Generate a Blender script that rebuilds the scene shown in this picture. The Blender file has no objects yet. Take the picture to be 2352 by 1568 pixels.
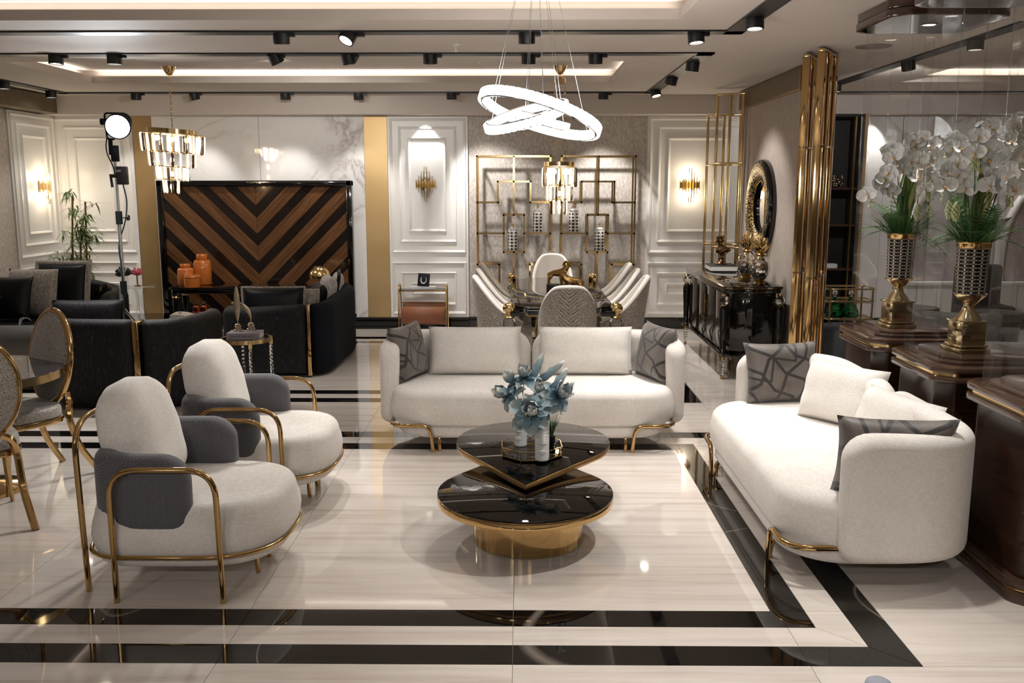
import bpy, bmesh, math, random
from mathutils import Vector as V, Matrix, Euler
PI = math.pi
random.seed(7)
S = bpy.context.scene
COL = S.collection

# ------------------------------------------------------------------ camera
FPX, PITCH, YAW, CAMZ = 2114.1, 0.16764, 0.009506, 1.85
cam = bpy.data.cameras.new('camera'); camo = bpy.data.objects.new('camera', cam); COL.objects.link(camo)
cam.sensor_width = 36.0; cam.lens = FPX / 2352 * 36.0; cam.clip_start = 0.05; cam.clip_end = 60
camo.location = (0, 0, CAMZ); camo.rotation_euler = (PI / 2 - PITCH, 0, YAW)
cam.dof.use_dof = False
S.camera = camo

# ------------------------------------------------------------------ world, exposure
w = bpy.data.worlds.new('world'); S.world = w; w.use_nodes = True
w.node_tree.nodes['Background'].inputs[0].default_value = (1.0, 0.93, 0.86, 1)
w.node_tree.nodes['Background'].inputs[1].default_value = 0.25
S.view_settings.view_transform = 'Standard'; S.view_settings.look = 'None'
S.view_settings.exposure = 0.85; S.view_settings.gamma = 1.0; S.view_settings.use_curve_mapping = False
cy = S.cycles
cy.max_bounces = 7; cy.diffuse_bounces = 3; cy.glossy_bounces = 4; cy.transmission_bounces = 6; cy.transparent_max_bounces = 20
cy.caustics_reflective = False; cy.caustics_refractive = False; cy.sample_clamp_indirect = 3.0; cy.sample_clamp_direct = 12.0
cy.use_light_tree = True; cy.use_adaptive_sampling = True; cy.adaptive_threshold = .025; cy.blur_glossy = 0.4
try: cy.use_denoising = True
except Exception: pass
HC = 2.95          # ceiling height
YB = 12.0          # back wall
POW = 1.0
WARM = (1.0, 0.905, 0.80); WHITE = (1.0, 0.972, 0.945); COOL = (0.86, 0.93, 1.0)
def area_light(name, loc, size, power, col=WHITE, rot=(0, 0, 0), spread=PI):
    l = bpy.data.lights.new(name, 'AREA'); l.shape = 'RECTANGLE'; l.size, l.size_y = size
    l.energy = power * POW; l.color = col; l.spread = spread
    o = bpy.data.objects.new(name, l); o.location = loc; o.rotation_euler = rot; COL.objects.link(o); return o
def spot_light(name, loc, aim, power, angle=70, col=WHITE, radius=0.04, blend=0.6, parent=None):
    l = bpy.data.lights.new(name, 'SPOT'); l.energy = power * POW; l.color = col; l.spot_size = math.radians(angle)
    l.spot_blend = blend; l.shadow_soft_size = radius
    o = bpy.data.objects.new(name, l); COL.objects.link(o)
    o.rotation_euler = (V(aim) - V(loc)).to_track_quat('-Z', 'Y').to_euler()
    o.location = loc
    if parent: o.parent = parent; o.location = V(loc) - wl(parent)
    return o
def point_light(name, loc, power, col=WARM, radius=0.05, parent=None):
    l = bpy.data.lights.new(name, 'POINT'); l.energy = power * POW; l.color = col; l.shadow_soft_size = radius
    o = bpy.data.objects.new(name, l); COL.objects.link(o); o.location = loc
    if parent: o.parent = parent; o.location = V(loc) - wl(parent)
    return o

# ------------------------------------------------------------------ where a point of the place lies, from the survey of the room
_f = V((-math.sin(YAW) * math.cos(PITCH), math.cos(YAW) * math.cos(PITCH), -math.sin(PITCH)))
_r = V((math.cos(YAW), math.sin(YAW), 0)); _d = _f.cross(_r)
def _ray(x, y): return _r * ((x - 1176) / FPX) + _d * ((y - 784) / FPX) + _f
def PZ(x, y, z): d = _ray(x, y); return V((0, 0, CAMZ)) + d * ((z - CAMZ) / d.z)
def PY(x, y, Y): d = _ray(x, y); return V((0, 0, CAMZ)) + d * (Y / d.y)
def PX(x, y, X): d = _ray(x, y); return V((0, 0, CAMZ)) + d * (X / d.x)

def PXZ(px, Y, z):
    a = (px - 1176) / FPX; dz = z - CAMZ
    b = (dz * (_r.y * a + _f.y) - _f.z * Y) / (_d.z * Y - dz * _d.y)
    d = _r * a + _d * b + _f; return V((0, 0, CAMZ)) + d * (Y / d.y)

# ------------------------------------------------------------------ mesh gathering
def T(x=0, y=0, z=0): return Matrix.Translation((x, y, z))
def RZ(a): return Matrix.Rotation(a, 4, 'Z')
def RX(a): return Matrix.Rotation(a, 4, 'X')
def RY(a): return Matrix.Rotation(a, 4, 'Y')
def SC(x, y, z): return Matrix.Diagonal((x, y, z, 1))
class G:
    def __init__(s): s.v = []; s.f = []
    def add(s, vs, fs, M=None):
        o = len(s.v)
        s.v += [(M @ V(p)) if M is not None else V(p) for p in vs]
        s.f += [tuple(i + o for i in f) for f in fs]
        return s
    def bm(s, b, M=None):
        b.verts.index_update()
        s.add([v.co.copy() for v in b.verts], [[v.index for v in f.verts] for f in b.faces], M); b.free(); return s
    def box(s, x0, x1, y0, y1, z0, z1, bev=0, M=None, seg=2):
        if bev <= 0:
            return s.add([(x0, y0, z0), (x1, y0, z0), (x1, y1, z0), (x0, y1, z0), (x0, y0, z1), (x1, y0, z1), (x1, y1, z1), (x0, y1, z1)],
                         [(3, 2, 1, 0), (4, 5, 6, 7), (0, 1, 5, 4), (1, 2, 6, 5), (2, 3, 7, 6), (3, 0, 4, 7)], M)
        b = bmesh.new(); bmesh.ops.create_cube(b, size=1)
        for v in b.verts: v.co = V(((x0 + x1) / 2 + v.co.x * (x1 - x0), (y0 + y1) / 2 + v.co.y * (y1 - y0), (z0 + z1) / 2 + v.co.z * (z1 - z0)))
        bmesh.ops.bevel(b, geom=list(b.edges), offset=min(bev, .49 * min(x1 - x0, y1 - y0, z1 - z0)), segments=seg, profile=.5, affect='EDGES')
        return s.bm(b, M)
    def lathe(s, prof, c=(0, 0, 0), n=20, M=None, sx=1, sy=1, cap=True):
        vs = []; fs = []; k = len(prof)
        for r, z in prof:
            for i in range(n):
                a = 2 * PI * i / n; vs.append((c[0] + sx * r * math.cos(a), c[1] + sy * r * math.sin(a), c[2] + z))
        for j in range(k - 1):
            for i in range(n):
                i2 = (i + 1) % n; fs.append((j * n + i, j * n + i2, (j + 1) * n + i2, (j + 1) * n + i))
        cl = k == 2 and abs(prof[0][1] - prof[1][1]) < 1e-6 or abs(prof[0][0] - prof[-1][0]) + abs(prof[0][1] - prof[-1][1]) < 1e-6
        if cap and not cl and prof[0][0] > 1e-5: fs.append(tuple(range(n - 1, -1, -1)))
        if cap and not cl and prof[-1][0] > 1e-5: fs.append(tuple((k - 1) * n + i for i in range(n)))
        return s.add(vs, fs, M)
    def tube(s, pts, r, n=8, closed=False, M=None, flat=1.0):
        P = [V(p) for p in pts]; m = len(P); R = r if isinstance(r, (list, tuple)) else [r] * m
        vs = []; fs = []
        t0 = (P[1] - P[0]).normalized(); u = t0.orthogonal().normalized()
        if abs(t0.z) < .9: u = (V((0, 0, 1)) - t0 * t0.z).normalized()
        for i in range(m):
            if closed: t = (P[(i + 1) % m] - P[i - 1]).normalized()
            else: t = (P[min(i + 1, m - 1)] - P[max(i - 1, 0)]).normalized()
            u = (u - t * u.dot(t))
            u = u.normalized() if u.length > 1e-6 else t.orthogonal().normalized()
            b = t.cross(u)
            for k in range(n):
                a = 2 * PI * (k + .5) / n; vs.append(P[i] + (u * math.cos(a) + b * math.sin(a) * flat) * R[i])
        L = m if closed else m - 1
        for i in range(L):
            j = (i + 1) % m
            for k in range(n):
                k2 = (k + 1) % n; fs.append((i * n + k, i * n + k2, j * n + k2, j * n + k))
        if not closed: fs.append(tuple(range(n - 1, -1, -1))); fs.append(tuple((m - 1) * n + k for k in range(n)))
        return s.add(vs, fs, M)
    def prism(s, poly, z0, z1, bev=0, M=None, seg=2, top=1.0):
        n = len(poly)
        if bev <= 0:
            cx = sum(p[0] for p in poly) / n; cyy = sum(p[1] for p in poly) / n
            return s.add([(p[0], p[1], z0) for p in poly] + [(cx + (p[0] - cx) * top, cyy + (p[1] - cyy) * top, z1) for p in poly],
                         [tuple(range(n - 1, -1, -1)), tuple(range(n, 2 * n))] + [(i, (i + 1) % n, n + (i + 1) % n, n + i) for i in range(n)], M)
        b = bmesh.new(); vs = [b.verts.new((p[0], p[1], z0)) for p in poly]; f = b.faces.new(vs)
        r = bmesh.ops.extrude_face_region(b, geom=[f]); 
        for e in r['geom']:
            if isinstance(e, bmesh.types.BMVert): e.co.z = z1
        bmesh.ops.recalc_face_normals(b, faces=b.faces)
        ed = [e for e in b.edges if abs(e.verts[0].co.z - e.verts[1].co.z) < 1e-6]
        bmesh.ops.bevel(b, geom=ed, offset=bev, segments=seg, profile=.5, affect='EDGES')
        return s.bm(b, M)
    def ball(s, c, r, n=12, sc=(1, 1, 1), M=None):
        m = max(4, n // 2); pr = [(max(0, r * math.sin(PI * j / m)), -r * math.cos(PI * j / m) * sc[2]) for j in range(m + 1)]
        pr[0] = (1e-6, pr[0][1]); pr[-1] = (1e-6, pr[-1][1])
        return s.lathe(pr, c, n, M, sc[0], sc[1])
    def grid(s, fn, nu, nv, cu=False, cv=False, M=None):
        vs = [fn(i / (nu if cu else nu - 1), j / (nv if cv else nv - 1)) for j in range(nv) for i in range(nu)]
        fs = []
        for j in range(nv if cv else nv - 1):
            for i in range(nu if cu else nu - 1):
                i2 = (i + 1) % nu; j2 = (j + 1) % nv
                fs.append((j * nu + i, j * nu + i2, j2 * nu + i2, j2 * nu + i))
        return s.add(vs, fs, M)

def fillet(pts, rad, n=5, closed=False):
    P = [V(p) for p in pts]; m = len(P); out = []
    R = rad if isinstance(rad, (list, tuple)) else [rad] * m
    for i in range(m):
        if not closed and i in (0, m - 1): out.append(P[i]); continue
        a, b, c = P[i - 1], P[i], P[(i + 1) % m]
        d1 = (a - b); d2 = (c - b); l = min(R[i], d1.length * .5, d2.length * .5)
        if l < 1e-5: out.append(b); continue
        p1 = b + d1.normalized() * l; p2 = b + d2.normalized() * l
        for k in range(n + 1):
            t = k / n; out.append(p1 * (1 - t) ** 2 + b * 2 * t * (1 - t) + p2 * t * t)
    return out
def rrect(w, h, r, n=5, cx=0, cyy=0):
    r = min(r, w / 2 - 1e-4, h / 2 - 1e-4); o = []
    for (sx, sy, a0) in ((1, 1, 0), (-1, 1, 90), (-1, -1, 180), (1, -1, 270)):
        for k in range(n + 1):
            a = math.radians(a0 + 90 * k / n); o.append((cx + sx * (w / 2 - r) + r * math.cos(a), cyy + sy * (h / 2 - r) + r * math.sin(a)))
    return o
def superell(a, b, p, n=40, cx=0, cyy=0):
    o = []
    for k in range(n):
        t = 2 * PI * k / n; c, s_ = math.cos(t), math.sin(t)
        o.append((cx + a * math.copysign(abs(c) ** (2 / p), c), cyy + b * math.copysign(abs(s_) ** (2 / p), s_)))
    return o

# ------------------------------------------------------------------ objects
def wl(o):
    p = V(o.location)
    while o.parent: o = o.parent; p = p + V(o.location)
    return p
def mk(name, g, mat, parent=None, world=False, ang=40, loc=None, kind=None, label=None):
    me = bpy.data.meshes.new(name)
    off = wl(parent) if (world and parent) else V((0, 0, 0))
    if loc is not None: off = V(loc) if world else V((0, 0, 0))
    me.from_pydata([tuple(p - off) for p in g.v], [], g.f); me.validate(); me.update()
    if ang:
        for p in me.polygons: p.use_smooth = True
        if ang < 180: me.set_sharp_from_angle(angle=math.radians(ang))
    for m in (mat if isinstance(mat, (list, tuple)) else [mat]): me.materials.append(m)
    o = bpy.data.objects.new(name, me); COL.objects.link(o)
    if parent: o.parent = parent
    if loc is not None: o.location = loc
    if kind: o['kind'] = kind
    if label: o['label'] = label
    return o
def tag(o, label, cat, group=None):
    o['label'] = label; o['category'] = cat
    if group: o['group'] = group
    return o
def thing(name, label, cat, loc=(0, 0, 0), rz=0, group=None):
    o = bpy.data.objects.new(name, None); o.empty_display_size = .1; COL.objects.link(o)
    o.location = loc; o.rotation_euler = (0, 0, rz); return tag(o, label, cat, group)
def struct(name, g=None, mat=None, parent=None, ang=30, label=None):
    if g is None: o = bpy.data.objects.new(name, None); COL.objects.link(o)
    else: o = mk(name, g, mat, parent, ang=ang)
    if not parent: o['kind'] = 'structure'
    if label: o['label'] = label
    return o
def dup(root, loc=None, rz=None, label=None, group=None):
    def cp(o, par):
        c = o.copy(); COL.objects.link(c); c.parent = par
        for ch in o.children: cp(ch, c)
        return c
    c = cp(root, root.parent)
    if loc is not None: c.location = loc
    if rz is not None: c.rotation_euler = (0, 0, rz)
    if label: c['label'] = label
    if group: c['group'] = group
    return c
# ------------------------------------------------------------------ materials
def lin(c):
    if isinstance(c, str): c = tuple(int(c[i:i + 2], 16) / 255 for i in (0, 2, 4))
    return tuple((x / 12.92 if x <= .04045 else ((x + .055) / 1.055) ** 2.4) for x in c) + (1,)
class N:
    def __init__(s, name):
        s.m = bpy.data.materials.new(name); s.m.use_nodes = True; s.nt = s.m.node_tree
        s.b = s.nt.nodes['Principled BSDF']; s.out = s.nt.nodes['Material Output']
    def n(s, t, **k):
        x = s.nt.nodes.new(t)
        for a, v in k.items():
            if hasattr(x, a): setattr(x, a, v)
        return x
    def l(s, a, b): s.nt.links.new(a, b)
    def set(s, **k):
        for a, v in k.items(): s.b.inputs[a.replace('_', ' ')].default_value = v
        return s
    def co(s, which='Object', scale=(1, 1, 1), rot=(0, 0, 0)):
        t = s.n('ShaderNodeTexCoord'); mp = s.n('ShaderNodeMapping'); s.l(t.outputs[which], mp.inputs[0])
        mp.inputs['Scale'].default_value = scale; mp.inputs['Rotation'].default_value = rot; return mp.outputs[0]
    def noise(s, vec, scale=5, detail=3, rough=.5, dist=0):
        x = s.n('ShaderNodeTexNoise'); s.l(vec, x.inputs['Vector']); x.inputs['Scale'].default_value = scale
        x.inputs['Detail'].default_value = detail; x.inputs['Roughness'].default_value = rough; x.inputs['Distortion'].default_value = dist; return x.outputs[0]
    def ramp(s, fac, stops, interp='LINEAR'):
        x = s.n('ShaderNodeValToRGB'); x.color_ramp.interpolation = interp; e = x.color_ramp.elements
        while len(e) < len(stops): e.new(.5)
        for el, (p, c) in zip(e, stops): el.position = p; el.color = lin(c) if not isinstance(c, (int, float)) else (c, c, c, 1)
        s.l(fac, x.inputs[0]); return x.outputs[0]
    def math(s, op, a, b=None, c=None):
        x = s.n('ShaderNodeMath', operation=op)
        for i, v in enumerate((a, b, c)):
            if v is None: continue
            if isinstance(v, (int, float)): x.inputs[i].default_value = v
            else: s.l(v, x.inputs[i])
        return x.outputs[0]
    def mix(s, fac, a, b):
        x = s.n('ShaderNodeMix', data_type='RGBA')
        for i, v in ((0, fac), (6, a), (7, b)):
            if isinstance(v, (int, float)): x.inputs[i].default_value = v
            elif isinstance(v, (tuple, str)): x.inputs[i].default_value = lin(v)
            else: s.l(v, x.inputs[i])
        return x.outputs[2]
    def bump(s, h, strength=.3, dist=.01):
        x = s.n('ShaderNodeBump'); s.l(h, x.inputs['Height']); x.inputs['Strength'].default_value = strength
        x.inputs['Distance'].default_value = dist; s.l(x.outputs[0], s.b.inputs['Normal']); return s
    def base(s, c):
        if isinstance(c, (tuple, str)): s.b.inputs['Base Color'].default_value = lin(c)
        else: s.l(c, s.b.inputs['Base Color'])
        return s
    def xyz(s, vec):
        x = s.n('ShaderNodeSeparateXYZ'); s.l(vec, x.inputs[0]); return x.outputs
def simple(name, c, rough=.5, metal=0, coat=0, nz=None, spec=.5, sheen=0):
    a = N(name).base(c); a.set(Roughness=rough, Metallic=metal, Coat_Weight=coat, Coat_Roughness=.03); a.b.inputs['Specular IOR Level'].default_value = spec
    if sheen: a.set(Sheen_Weight=sheen)
    v = a.co('Object'); n_ = a.noise(v, *(nz[:1] if nz else (9,)), detail=3)
    if nz: a.bump(n_, nz[1], nz[2] if len(nz) > 2 else .004)
    cc = lin(c); vr = .05 if not nz or len(nz) < 4 else nz[3]
    mx = a.mix(n_, tuple(x * (1 - vr) for x in (c if not isinstance(c, str) else tuple(int(c[i:i + 2], 16) / 255 for i in (0, 2, 4)))), c)
    a.base(mx); return a.m
def emis(name, c, st):
    a = N(name); e = a.n('ShaderNodeEmission'); e.inputs[0].default_value = lin(c); e.inputs[1].default_value = st
    a.l(e.outputs[0], a.out.inputs[0]); return a.m
def glass(name, c, rough=.0, ior=1.5):
    return N(name).base(c).set(Roughness=rough, Transmission_Weight=1.0, IOR=ior).m
def sheet(name, c=(1, 1, 1), refl=1.0, tint=1.0, rough=.0):           # thin clear acrylic: straight through plus a Fresnel (Schlick) reflection, the same from both faces
    a = N(name); t = a.n('ShaderNodeBsdfTransparent'); t.inputs[0].default_value = (c[0] * tint, c[1] * tint, c[2] * tint, 1)
    g = a.n('ShaderNodeBsdfGlossy'); g.inputs['Roughness'].default_value = rough; ge = a.n('ShaderNodeNewGeometry'); dt = a.n('ShaderNodeVectorMath', operation='DOT_PRODUCT')
    a.l(ge.outputs['Normal'], dt.inputs[0]); a.l(ge.outputs['Incoming'], dt.inputs[1]); cs = a.math('ABSOLUTE', dt.outputs['Value'])
    f = a.math('MULTIPLY', a.math('MULTIPLY_ADD', a.math('POWER', a.math('SUBTRACT', 1, cs), 5), .96, .035), refl); f = a.math('MINIMUM', f, .9)
    mx = a.n('ShaderNodeMixShader'); a.l(f, mx.inputs[0]); a.l(t.outputs[0], mx.inputs[1]); a.l(g.outputs[0], mx.inputs[2]); a.l(mx.outputs[0], a.out.inputs[0]); return a.m
m = {}
# floor
a = N('cream_marble'); v = a.co('Object', (0.55, 9, 1)); oi = a.n('ShaderNodeObjectInfo')
off = a.n('ShaderNodeVectorMath', operation='ADD'); a.l(v, off.inputs[0]); sc_ = a.n('ShaderNodeVectorMath', operation='SCALE'); sc_.inputs[0].default_value = (37, 61, 11)
a.l(oi.outputs['Random'], sc_.inputs['Scale']); a.l(sc_.outputs[0], off.inputs[1])
n1 = a.noise(off.outputs[0], 1.6, 8, .62, .25); n2 = a.noise(off.outputs[0], 5, 5, .6)
c1 = a.ramp(n1, [(.28, 'BDAFA4'), (.42, 'D2C7BD'), (.6, 'DED5CC'), (.8, 'D5CAC0')]); c2 = a.mix(a.math('MULTIPLY', n2, .28), c1, 'C2B3A6')
a.base(c2).set(Roughness=.05, Coat_Weight=.35, Coat_Roughness=.02); m['cream'] = a.m
a = N('black_marble'); v = a.co('Object', (1, 1, 1)); n1 = a.noise(v, .55, 2, .4, .5)
vein = a.math('ABSOLUTE', a.math('SUBTRACT', n1, .5)); vv = a.ramp(vein, [(0, '6F675E'), (.0012, '2A2724'), (.0025, '0E0C0B'), (1, '0B0A0A')])
a.base(vv).set(Roughness=.04, Coat_Weight=.3, Coat_Roughness=.02); m['black'] = a.m
m['grout'] = simple('floor_grout', '8D8177', .6)
# walls
m['white'] = simple('white_lacquer_panel', 'EFECE7', .35, nz=(3, .02, .002, .02))
m['ceil'] = simple('ceiling_paint', 'D6CBC1', .75, nz=(6, .03, .002, .02))
m['walls'] = simple('plain_wall_paint', 'CFC4B8', .8)
a = N('white_marble_slab'); v = a.co('Object', (1, 1, 1), (0, .5, 0)); n1 = a.noise(v, 1.1, 7, .6, 1.3); n2 = a.noise(v, .6, 4, .6, .6)
ve = a.math('ABSOLUTE', a.math('SUBTRACT', n1, .5)); vc = a.ramp(ve, [(0, 'B4ADA8'), (.02, 'D3CDC8'), (.06, 'E9E5E1'), (1, 'ECE8E4')])
cc = a.mix(a.ramp(n2, [(.42, 0.), (.62, 1.)]), 'EDE9E5', vc); a.base(cc).set(Roughness=.06, Coat_Weight=.3); m['marble'] = a.m
a = N('mottled_wallpaper'); v = a.co('Object', (1, 1, .45)); n1 = a.noise(v, 46, 4, .7); n2 = a.noise(v, 7, 3, .6)
c1 = a.ramp(n1, [(.38, 'AEA399'), (.52, 'C4BAB0'), (.66, 'DAD2CA')]); c2 = a.mix(a.math('MULTIPLY', n2, .35), c1, 'CFC6BD'); a.base(c2).set(Roughness=.6).bump(n1, .25, .004); m['paper'] = a.m
a = N('fabric_wall_panel'); v = a.co('Object', (1, 3, .5)); n1 = a.noise(v, 22, 4, .6)
a.base(a.ramp(n1, [(.35, '9E9086'), (.65, 'B3A69B')])).set(Roughness=.7).bump(n1, .15, .003); m['panelfab'] = a.m
a = N('ribbed_bronze'); v = a.co('Object', (1, 1, 1)); o = a.xyz(v); st = a.math('SINE', a.math('MULTIPLY', a.math('ADD', o[0], o[1]), 230))
a.base(a.ramp(a.math('MULTIPLY_ADD', st, .5, .5), [(0, '4F4334'), (.5, '74644E'), (1, '8C7A60')])).set(Roughness=.45, Metallic=.3).bump(st, .5, .003); m['ribbed'] = a.m
# metals
m['goldp'] = simple('pale_gold', 'D6C39A', .10, 1, nz=(14, .02, .002, .08))
m['gold'] = simple('polished_gold', 'CFAC76', .09, 1, nz=(4, .02, .002, .06))
m['goldb'] = simple('bright_gold', 'E2C48E', .16, 1, nz=(8, .03, .002, .05))
m['goldd'] = simple('antique_gold', 'B08C56', .28, 1, nz=(40, .1, .002, .15))
m['champ'] = simple('champagne_metal', 'C9BBA2', .25, 1, nz=(60, .15, .002, .1))
a = N('brushed_brass'); v = a.co('Object', (1, 1, 60)); n1 = a.noise(v, 5, 3); n2 = a.noise(a.co('Object', (.3, .3, 1)), 1.8, 2)
a.base(a.mix(n2, 'AE8D5B', 'D6B98A')).set(Metallic=.85, Roughness=.45).bump(n1, .06, .002); m['brass'] = a.m
m['bronze'] = simple('dark_bronze', '6E5138', .32, 1, nz=(30, .15, .003, .3))
m['steel'] = simple('stand_steel', 'C9CCD2', .38, 1)
m['chrome'] = simple('chrome', 'D9DADC', .06, 1)
m['mirror'] = simple('mirror_glass', 'E8E8E6', .01, 1, nz=(1, 0, 0, .0))
a = N('gold_mosaic'); v = a.co('Object'); vo = a.n('ShaderNodeTexVoronoi', feature='F1'); a.l(v, vo.inputs['Vector']); vo.inputs['Scale'].default_value = 55
a.base(a.ramp(vo.outputs['Distance'], [(.25, 'E8CF96'), (.55, '6A5330'), (.8, '2A2015')])).set(Metallic=1, Roughness=.25).bump(vo.outputs['Distance'], .6, .008); m['mosaic'] = a.m
m['slate'] = simple('slate_fabric', '474C52', .7, nz=(120, .1, .002, .1)); m['darkin'] = simple('dark_interior', '17110E', .5)
m['doorg'] = simple('grey_gloss_door', '3A3331', .06, 0, .15, spec=.45)
# black
m['lacquer'] = simple('black_lacquer', '0B0A0A', .06, 0, .6)
m['matteblack'] = simple('matte_black', '141415', .45)
m['dglass'] = simple('black_glass', '090706', .012, 0, 0, spec=.5); m['dglass'].node_tree.nodes['Principled BSDF'].inputs['Specular Tint'].default_value = (.42, .36, .32, 1)
m['smoke'] = N('smoked_glass_top').base('6B6461').set(Roughness=.02, Transmission_Weight=.25, IOR=1.5, Coat_Weight=.8, Coat_Roughness=.0).m
a = N('dark_walnut_gloss'); v = a.co('Object', (3, 3, 30)); n1 = a.noise(v, 1.6, 4); a.base(a.ramp(n1, [(.3, '24160F'), (.7, '382318')])).set(Roughness=.2, Coat_Weight=.5, Coat_Roughness=.06); a.set(Coat_Weight=.15); m['walnutd'] = a.m
m['brown'] = simple('brown_lacquer', '49352A', .12, 0, .35)
# woods of the chevron wall
def wood(name, c0, c1, c2, ang):
    a = N(name); v = a.co('Object', (1, 1, 1), (0, ang, 0)); mp = a.n('ShaderNodeMapping'); a.l(v, mp.inputs[0]); mp.inputs['Scale'].default_value = (1.2, 1, 34)
    n1 = a.noise(mp.outputs[0], 1.5, 6, .65, .4); a.base(a.ramp(n1, [(.3, c0), (.5, c1), (.72, c2)])).set(Roughness=.14, Coat_Weight=.35, Coat_Roughness=.05).bump(n1, .05, .002); return a.m
m['wl'] = wood('walnut_plank_down', '3E2717', '5E3F27', '7A5638', math.radians(-45)); m['wr'] = wood('walnut_plank_up', '3E2717', '5E3F27', '7A5638', math.radians(45))
m['dl'] = wood('dark_plank_down', '110C0A', '1A1310', '291E17', math.radians(-45)); m['dr'] = wood('dark_plank_up', '110C0A', '1A1310', '291E17', math.radians(45))
# fabrics
def fabric(name, c0, c1, scale=260, rough=.85, bump=.35, sheen=.25, big=.25):
    a = N(name); v1 = a.co('Object', (1, 1, 6)); v2 = a.co('Object', (6, 6, 1)); n1 = a.noise(v1, scale / 6, 2); n2 = a.noise(v2, scale / 6, 2); n3 = a.noise(a.co('Object'), 4, 3)
    h = a.math('MULTIPLY_ADD', n1, .5, a.math('MULTIPLY', n2, .5)); h2 = a.math('MULTIPLY_ADD', n3, big, a.math('MULTIPLY', h, 1 - big))
    a.base(a.ramp(h2, [(.36, c0), (.62, c1)])).set(Roughness=rough, Sheen_Weight=sheen).bump(h, bump, .002); a.b.inputs['Specular IOR Level'].default_value = .2; return a.m
m['linen'] = fabric('cream_linen', 'D6CEC5', 'EDE8E1')
m['linen2'] = fabric('beige_linen', 'CBC3BA', 'E4DED6')
m['greyw'] = None
a = N('grey_herringbone'); v = a.co('Object'); o = a.xyz(v); uu = a.math('ADD', o[0], o[1])
zz = a.math('PINGPONG', a.math('MULTIPLY', uu, 1.0), .014); tt = a.math('ADD', o[2], a.math('MULTIPLY', zz, 1.6)); st = a.math('SINE', a.math('MULTIPLY', tt, 480))
n3 = a.noise(v, 70, 2); hs = a.math('ADD', a.math('MULTIPLY_ADD', st, .34, .32), a.math('MULTIPLY', n3, .25))
a.base(a.ramp(hs, [(.2, '434245'), (.6, '5C5B5E'), (.8, '6B6A6D'), (.92, '9A9899')])).set(Roughness=.75, Sheen_Weight=.2).bump(st, .35, .003); m['greyw'] = a.m
a = N('taupe_lined_cushion'); v = a.co('Object'); o = a.xyz(v); nb = a.noise(v, 5, 3)
def lines(ang, k, amp, per, wd):
    c, s_ = math.cos(ang), math.sin(ang); u = a.math('ADD', a.math('MULTIPLY', o[0], c), a.math('MULTIPLY', o[2], s_)); q = a.math('ADD', a.math('MULTIPLY', o[0], -s_), a.math('MULTIPLY', o[2], c))
    d = a.math('FRACT', a.math('MULTIPLY_ADD', u, k, a.math('MULTIPLY', a.math('PINGPONG', q, per), amp))); return a.math('LESS_THAN', a.math('ABSOLUTE', a.math('SUBTRACT', d, .5)), wd)
L = a.math('MAXIMUM', a.math('MAXIMUM', lines(.95, 7.4, 2.2, .13, .075), lines(-.66, 6.6, 2.0, .16, .07)), lines(-.95, 2.6, 2.5, .11, .028))
a.base(a.mix(L, a.ramp(nb, [(.35, '564F4A'), (.5, '6C635B'), (.65, '716C6C')]), '2B2827')).set(Roughness=.5, Sheen_Weight=.3).bump(L, .6, .006); m['taupe'] = a.m
def boucle(name, c0, c1, c2):
    a = N(name); v = a.co('Object', (1, 1, .22)); n1 = a.noise(v, 75, 3, .7, .6); a.base(a.ramp(n1, [(.35, c0), (.55, c1), (.72, c2)])).set(Roughness=.6, Sheen_Weight=.2).bump(n1, .7, .006); a.set(Sheen_Weight=.0); a.b.inputs['Specular IOR Level'].default_value = .3; return a.m
m['boucle'] = boucle('black_boucle', '040405', '0B0B0D', '303136')
m['navy'] = simple('navy_velvet', '11151D', .8, nz=(90, .1, .002, .2), sheen=0, spec=.12)
m['navyc'] = simple('midnight_satin', '05070C', .42, nz=(5, .2, .01, .3), sheen=.05, spec=.3)
m['charc'] = simple('charcoal_cloth', '1B1E22', .8, nz=(200, .2, .002, .2), spec=.2)
a = N('grey_fur'); v = a.co('Object', (1, 1, .5)); n1 = a.noise(v, 55, 4, .75, .8); a.base(a.ramp(n1, [(.3, '6D635A'), (.5, 'A2988D'), (.7, 'CFC7BC')])).set(Roughness=.9, Sheen_Weight=.4).bump(n1, 1, .012); m['fur'] = a.m
a = N('leopard_velvet'); v = a.co('Object'); o = a.xyz(v); vo = a.n('ShaderNodeTexVoronoi', feature='DISTANCE_TO_EDGE'); nzv = a.noise(v, 30, 2); 
sv = a.n('ShaderNodeVectorMath', operation='SCALE'); a.l(v, sv.inputs[0]); sv.inputs['Scale'].default_value = 42; a.l(sv.outputs[0], vo.inputs['Vector']); vo.inputs['Scale'].default_value = 1
spots = a.math('MULTIPLY', a.math('GREATER_THAN', vo.outputs['Distance'], .13), a.math('LESS_THAN', vo.outputs['Distance'], .3))
zy = a.math('SINE', a.math('ADD', a.math('MULTIPLY', a.math('SUBTRACT', o[2], a.math('MULTIPLY', a.math('ABSOLUTE', o[0]), .9)), 190), a.math('MULTIPLY', nzv, 9))); zeb = a.math('GREATER_THAN', zy, .15)
ctr = a.math('LESS_THAN', a.math('ABSOLUTE', o[0]), .085); pat = a.math('ADD', a.math('MULTIPLY', ctr, zeb), a.math('MULTIPLY', a.math('SUBTRACT', 1, ctr), spots))
a.base(a.mix(pat, 'A1978C', '6E6459')).set(Roughness=.6, Sheen_Weight=.3); m['leopard'] = a.m
a = N('swirl_velvet'); v = a.co('Object'); wv = a.n('ShaderNodeTexWave', wave_type='RINGS'); a.l(v, wv.inputs[0]); wv.inputs['Scale'].default_value = 34; wv.inputs['Distortion'].default_value = 14; wv.inputs['Detail'].default_value = 3; wv.inputs['Detail Scale'].default_value = 2.2
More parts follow.
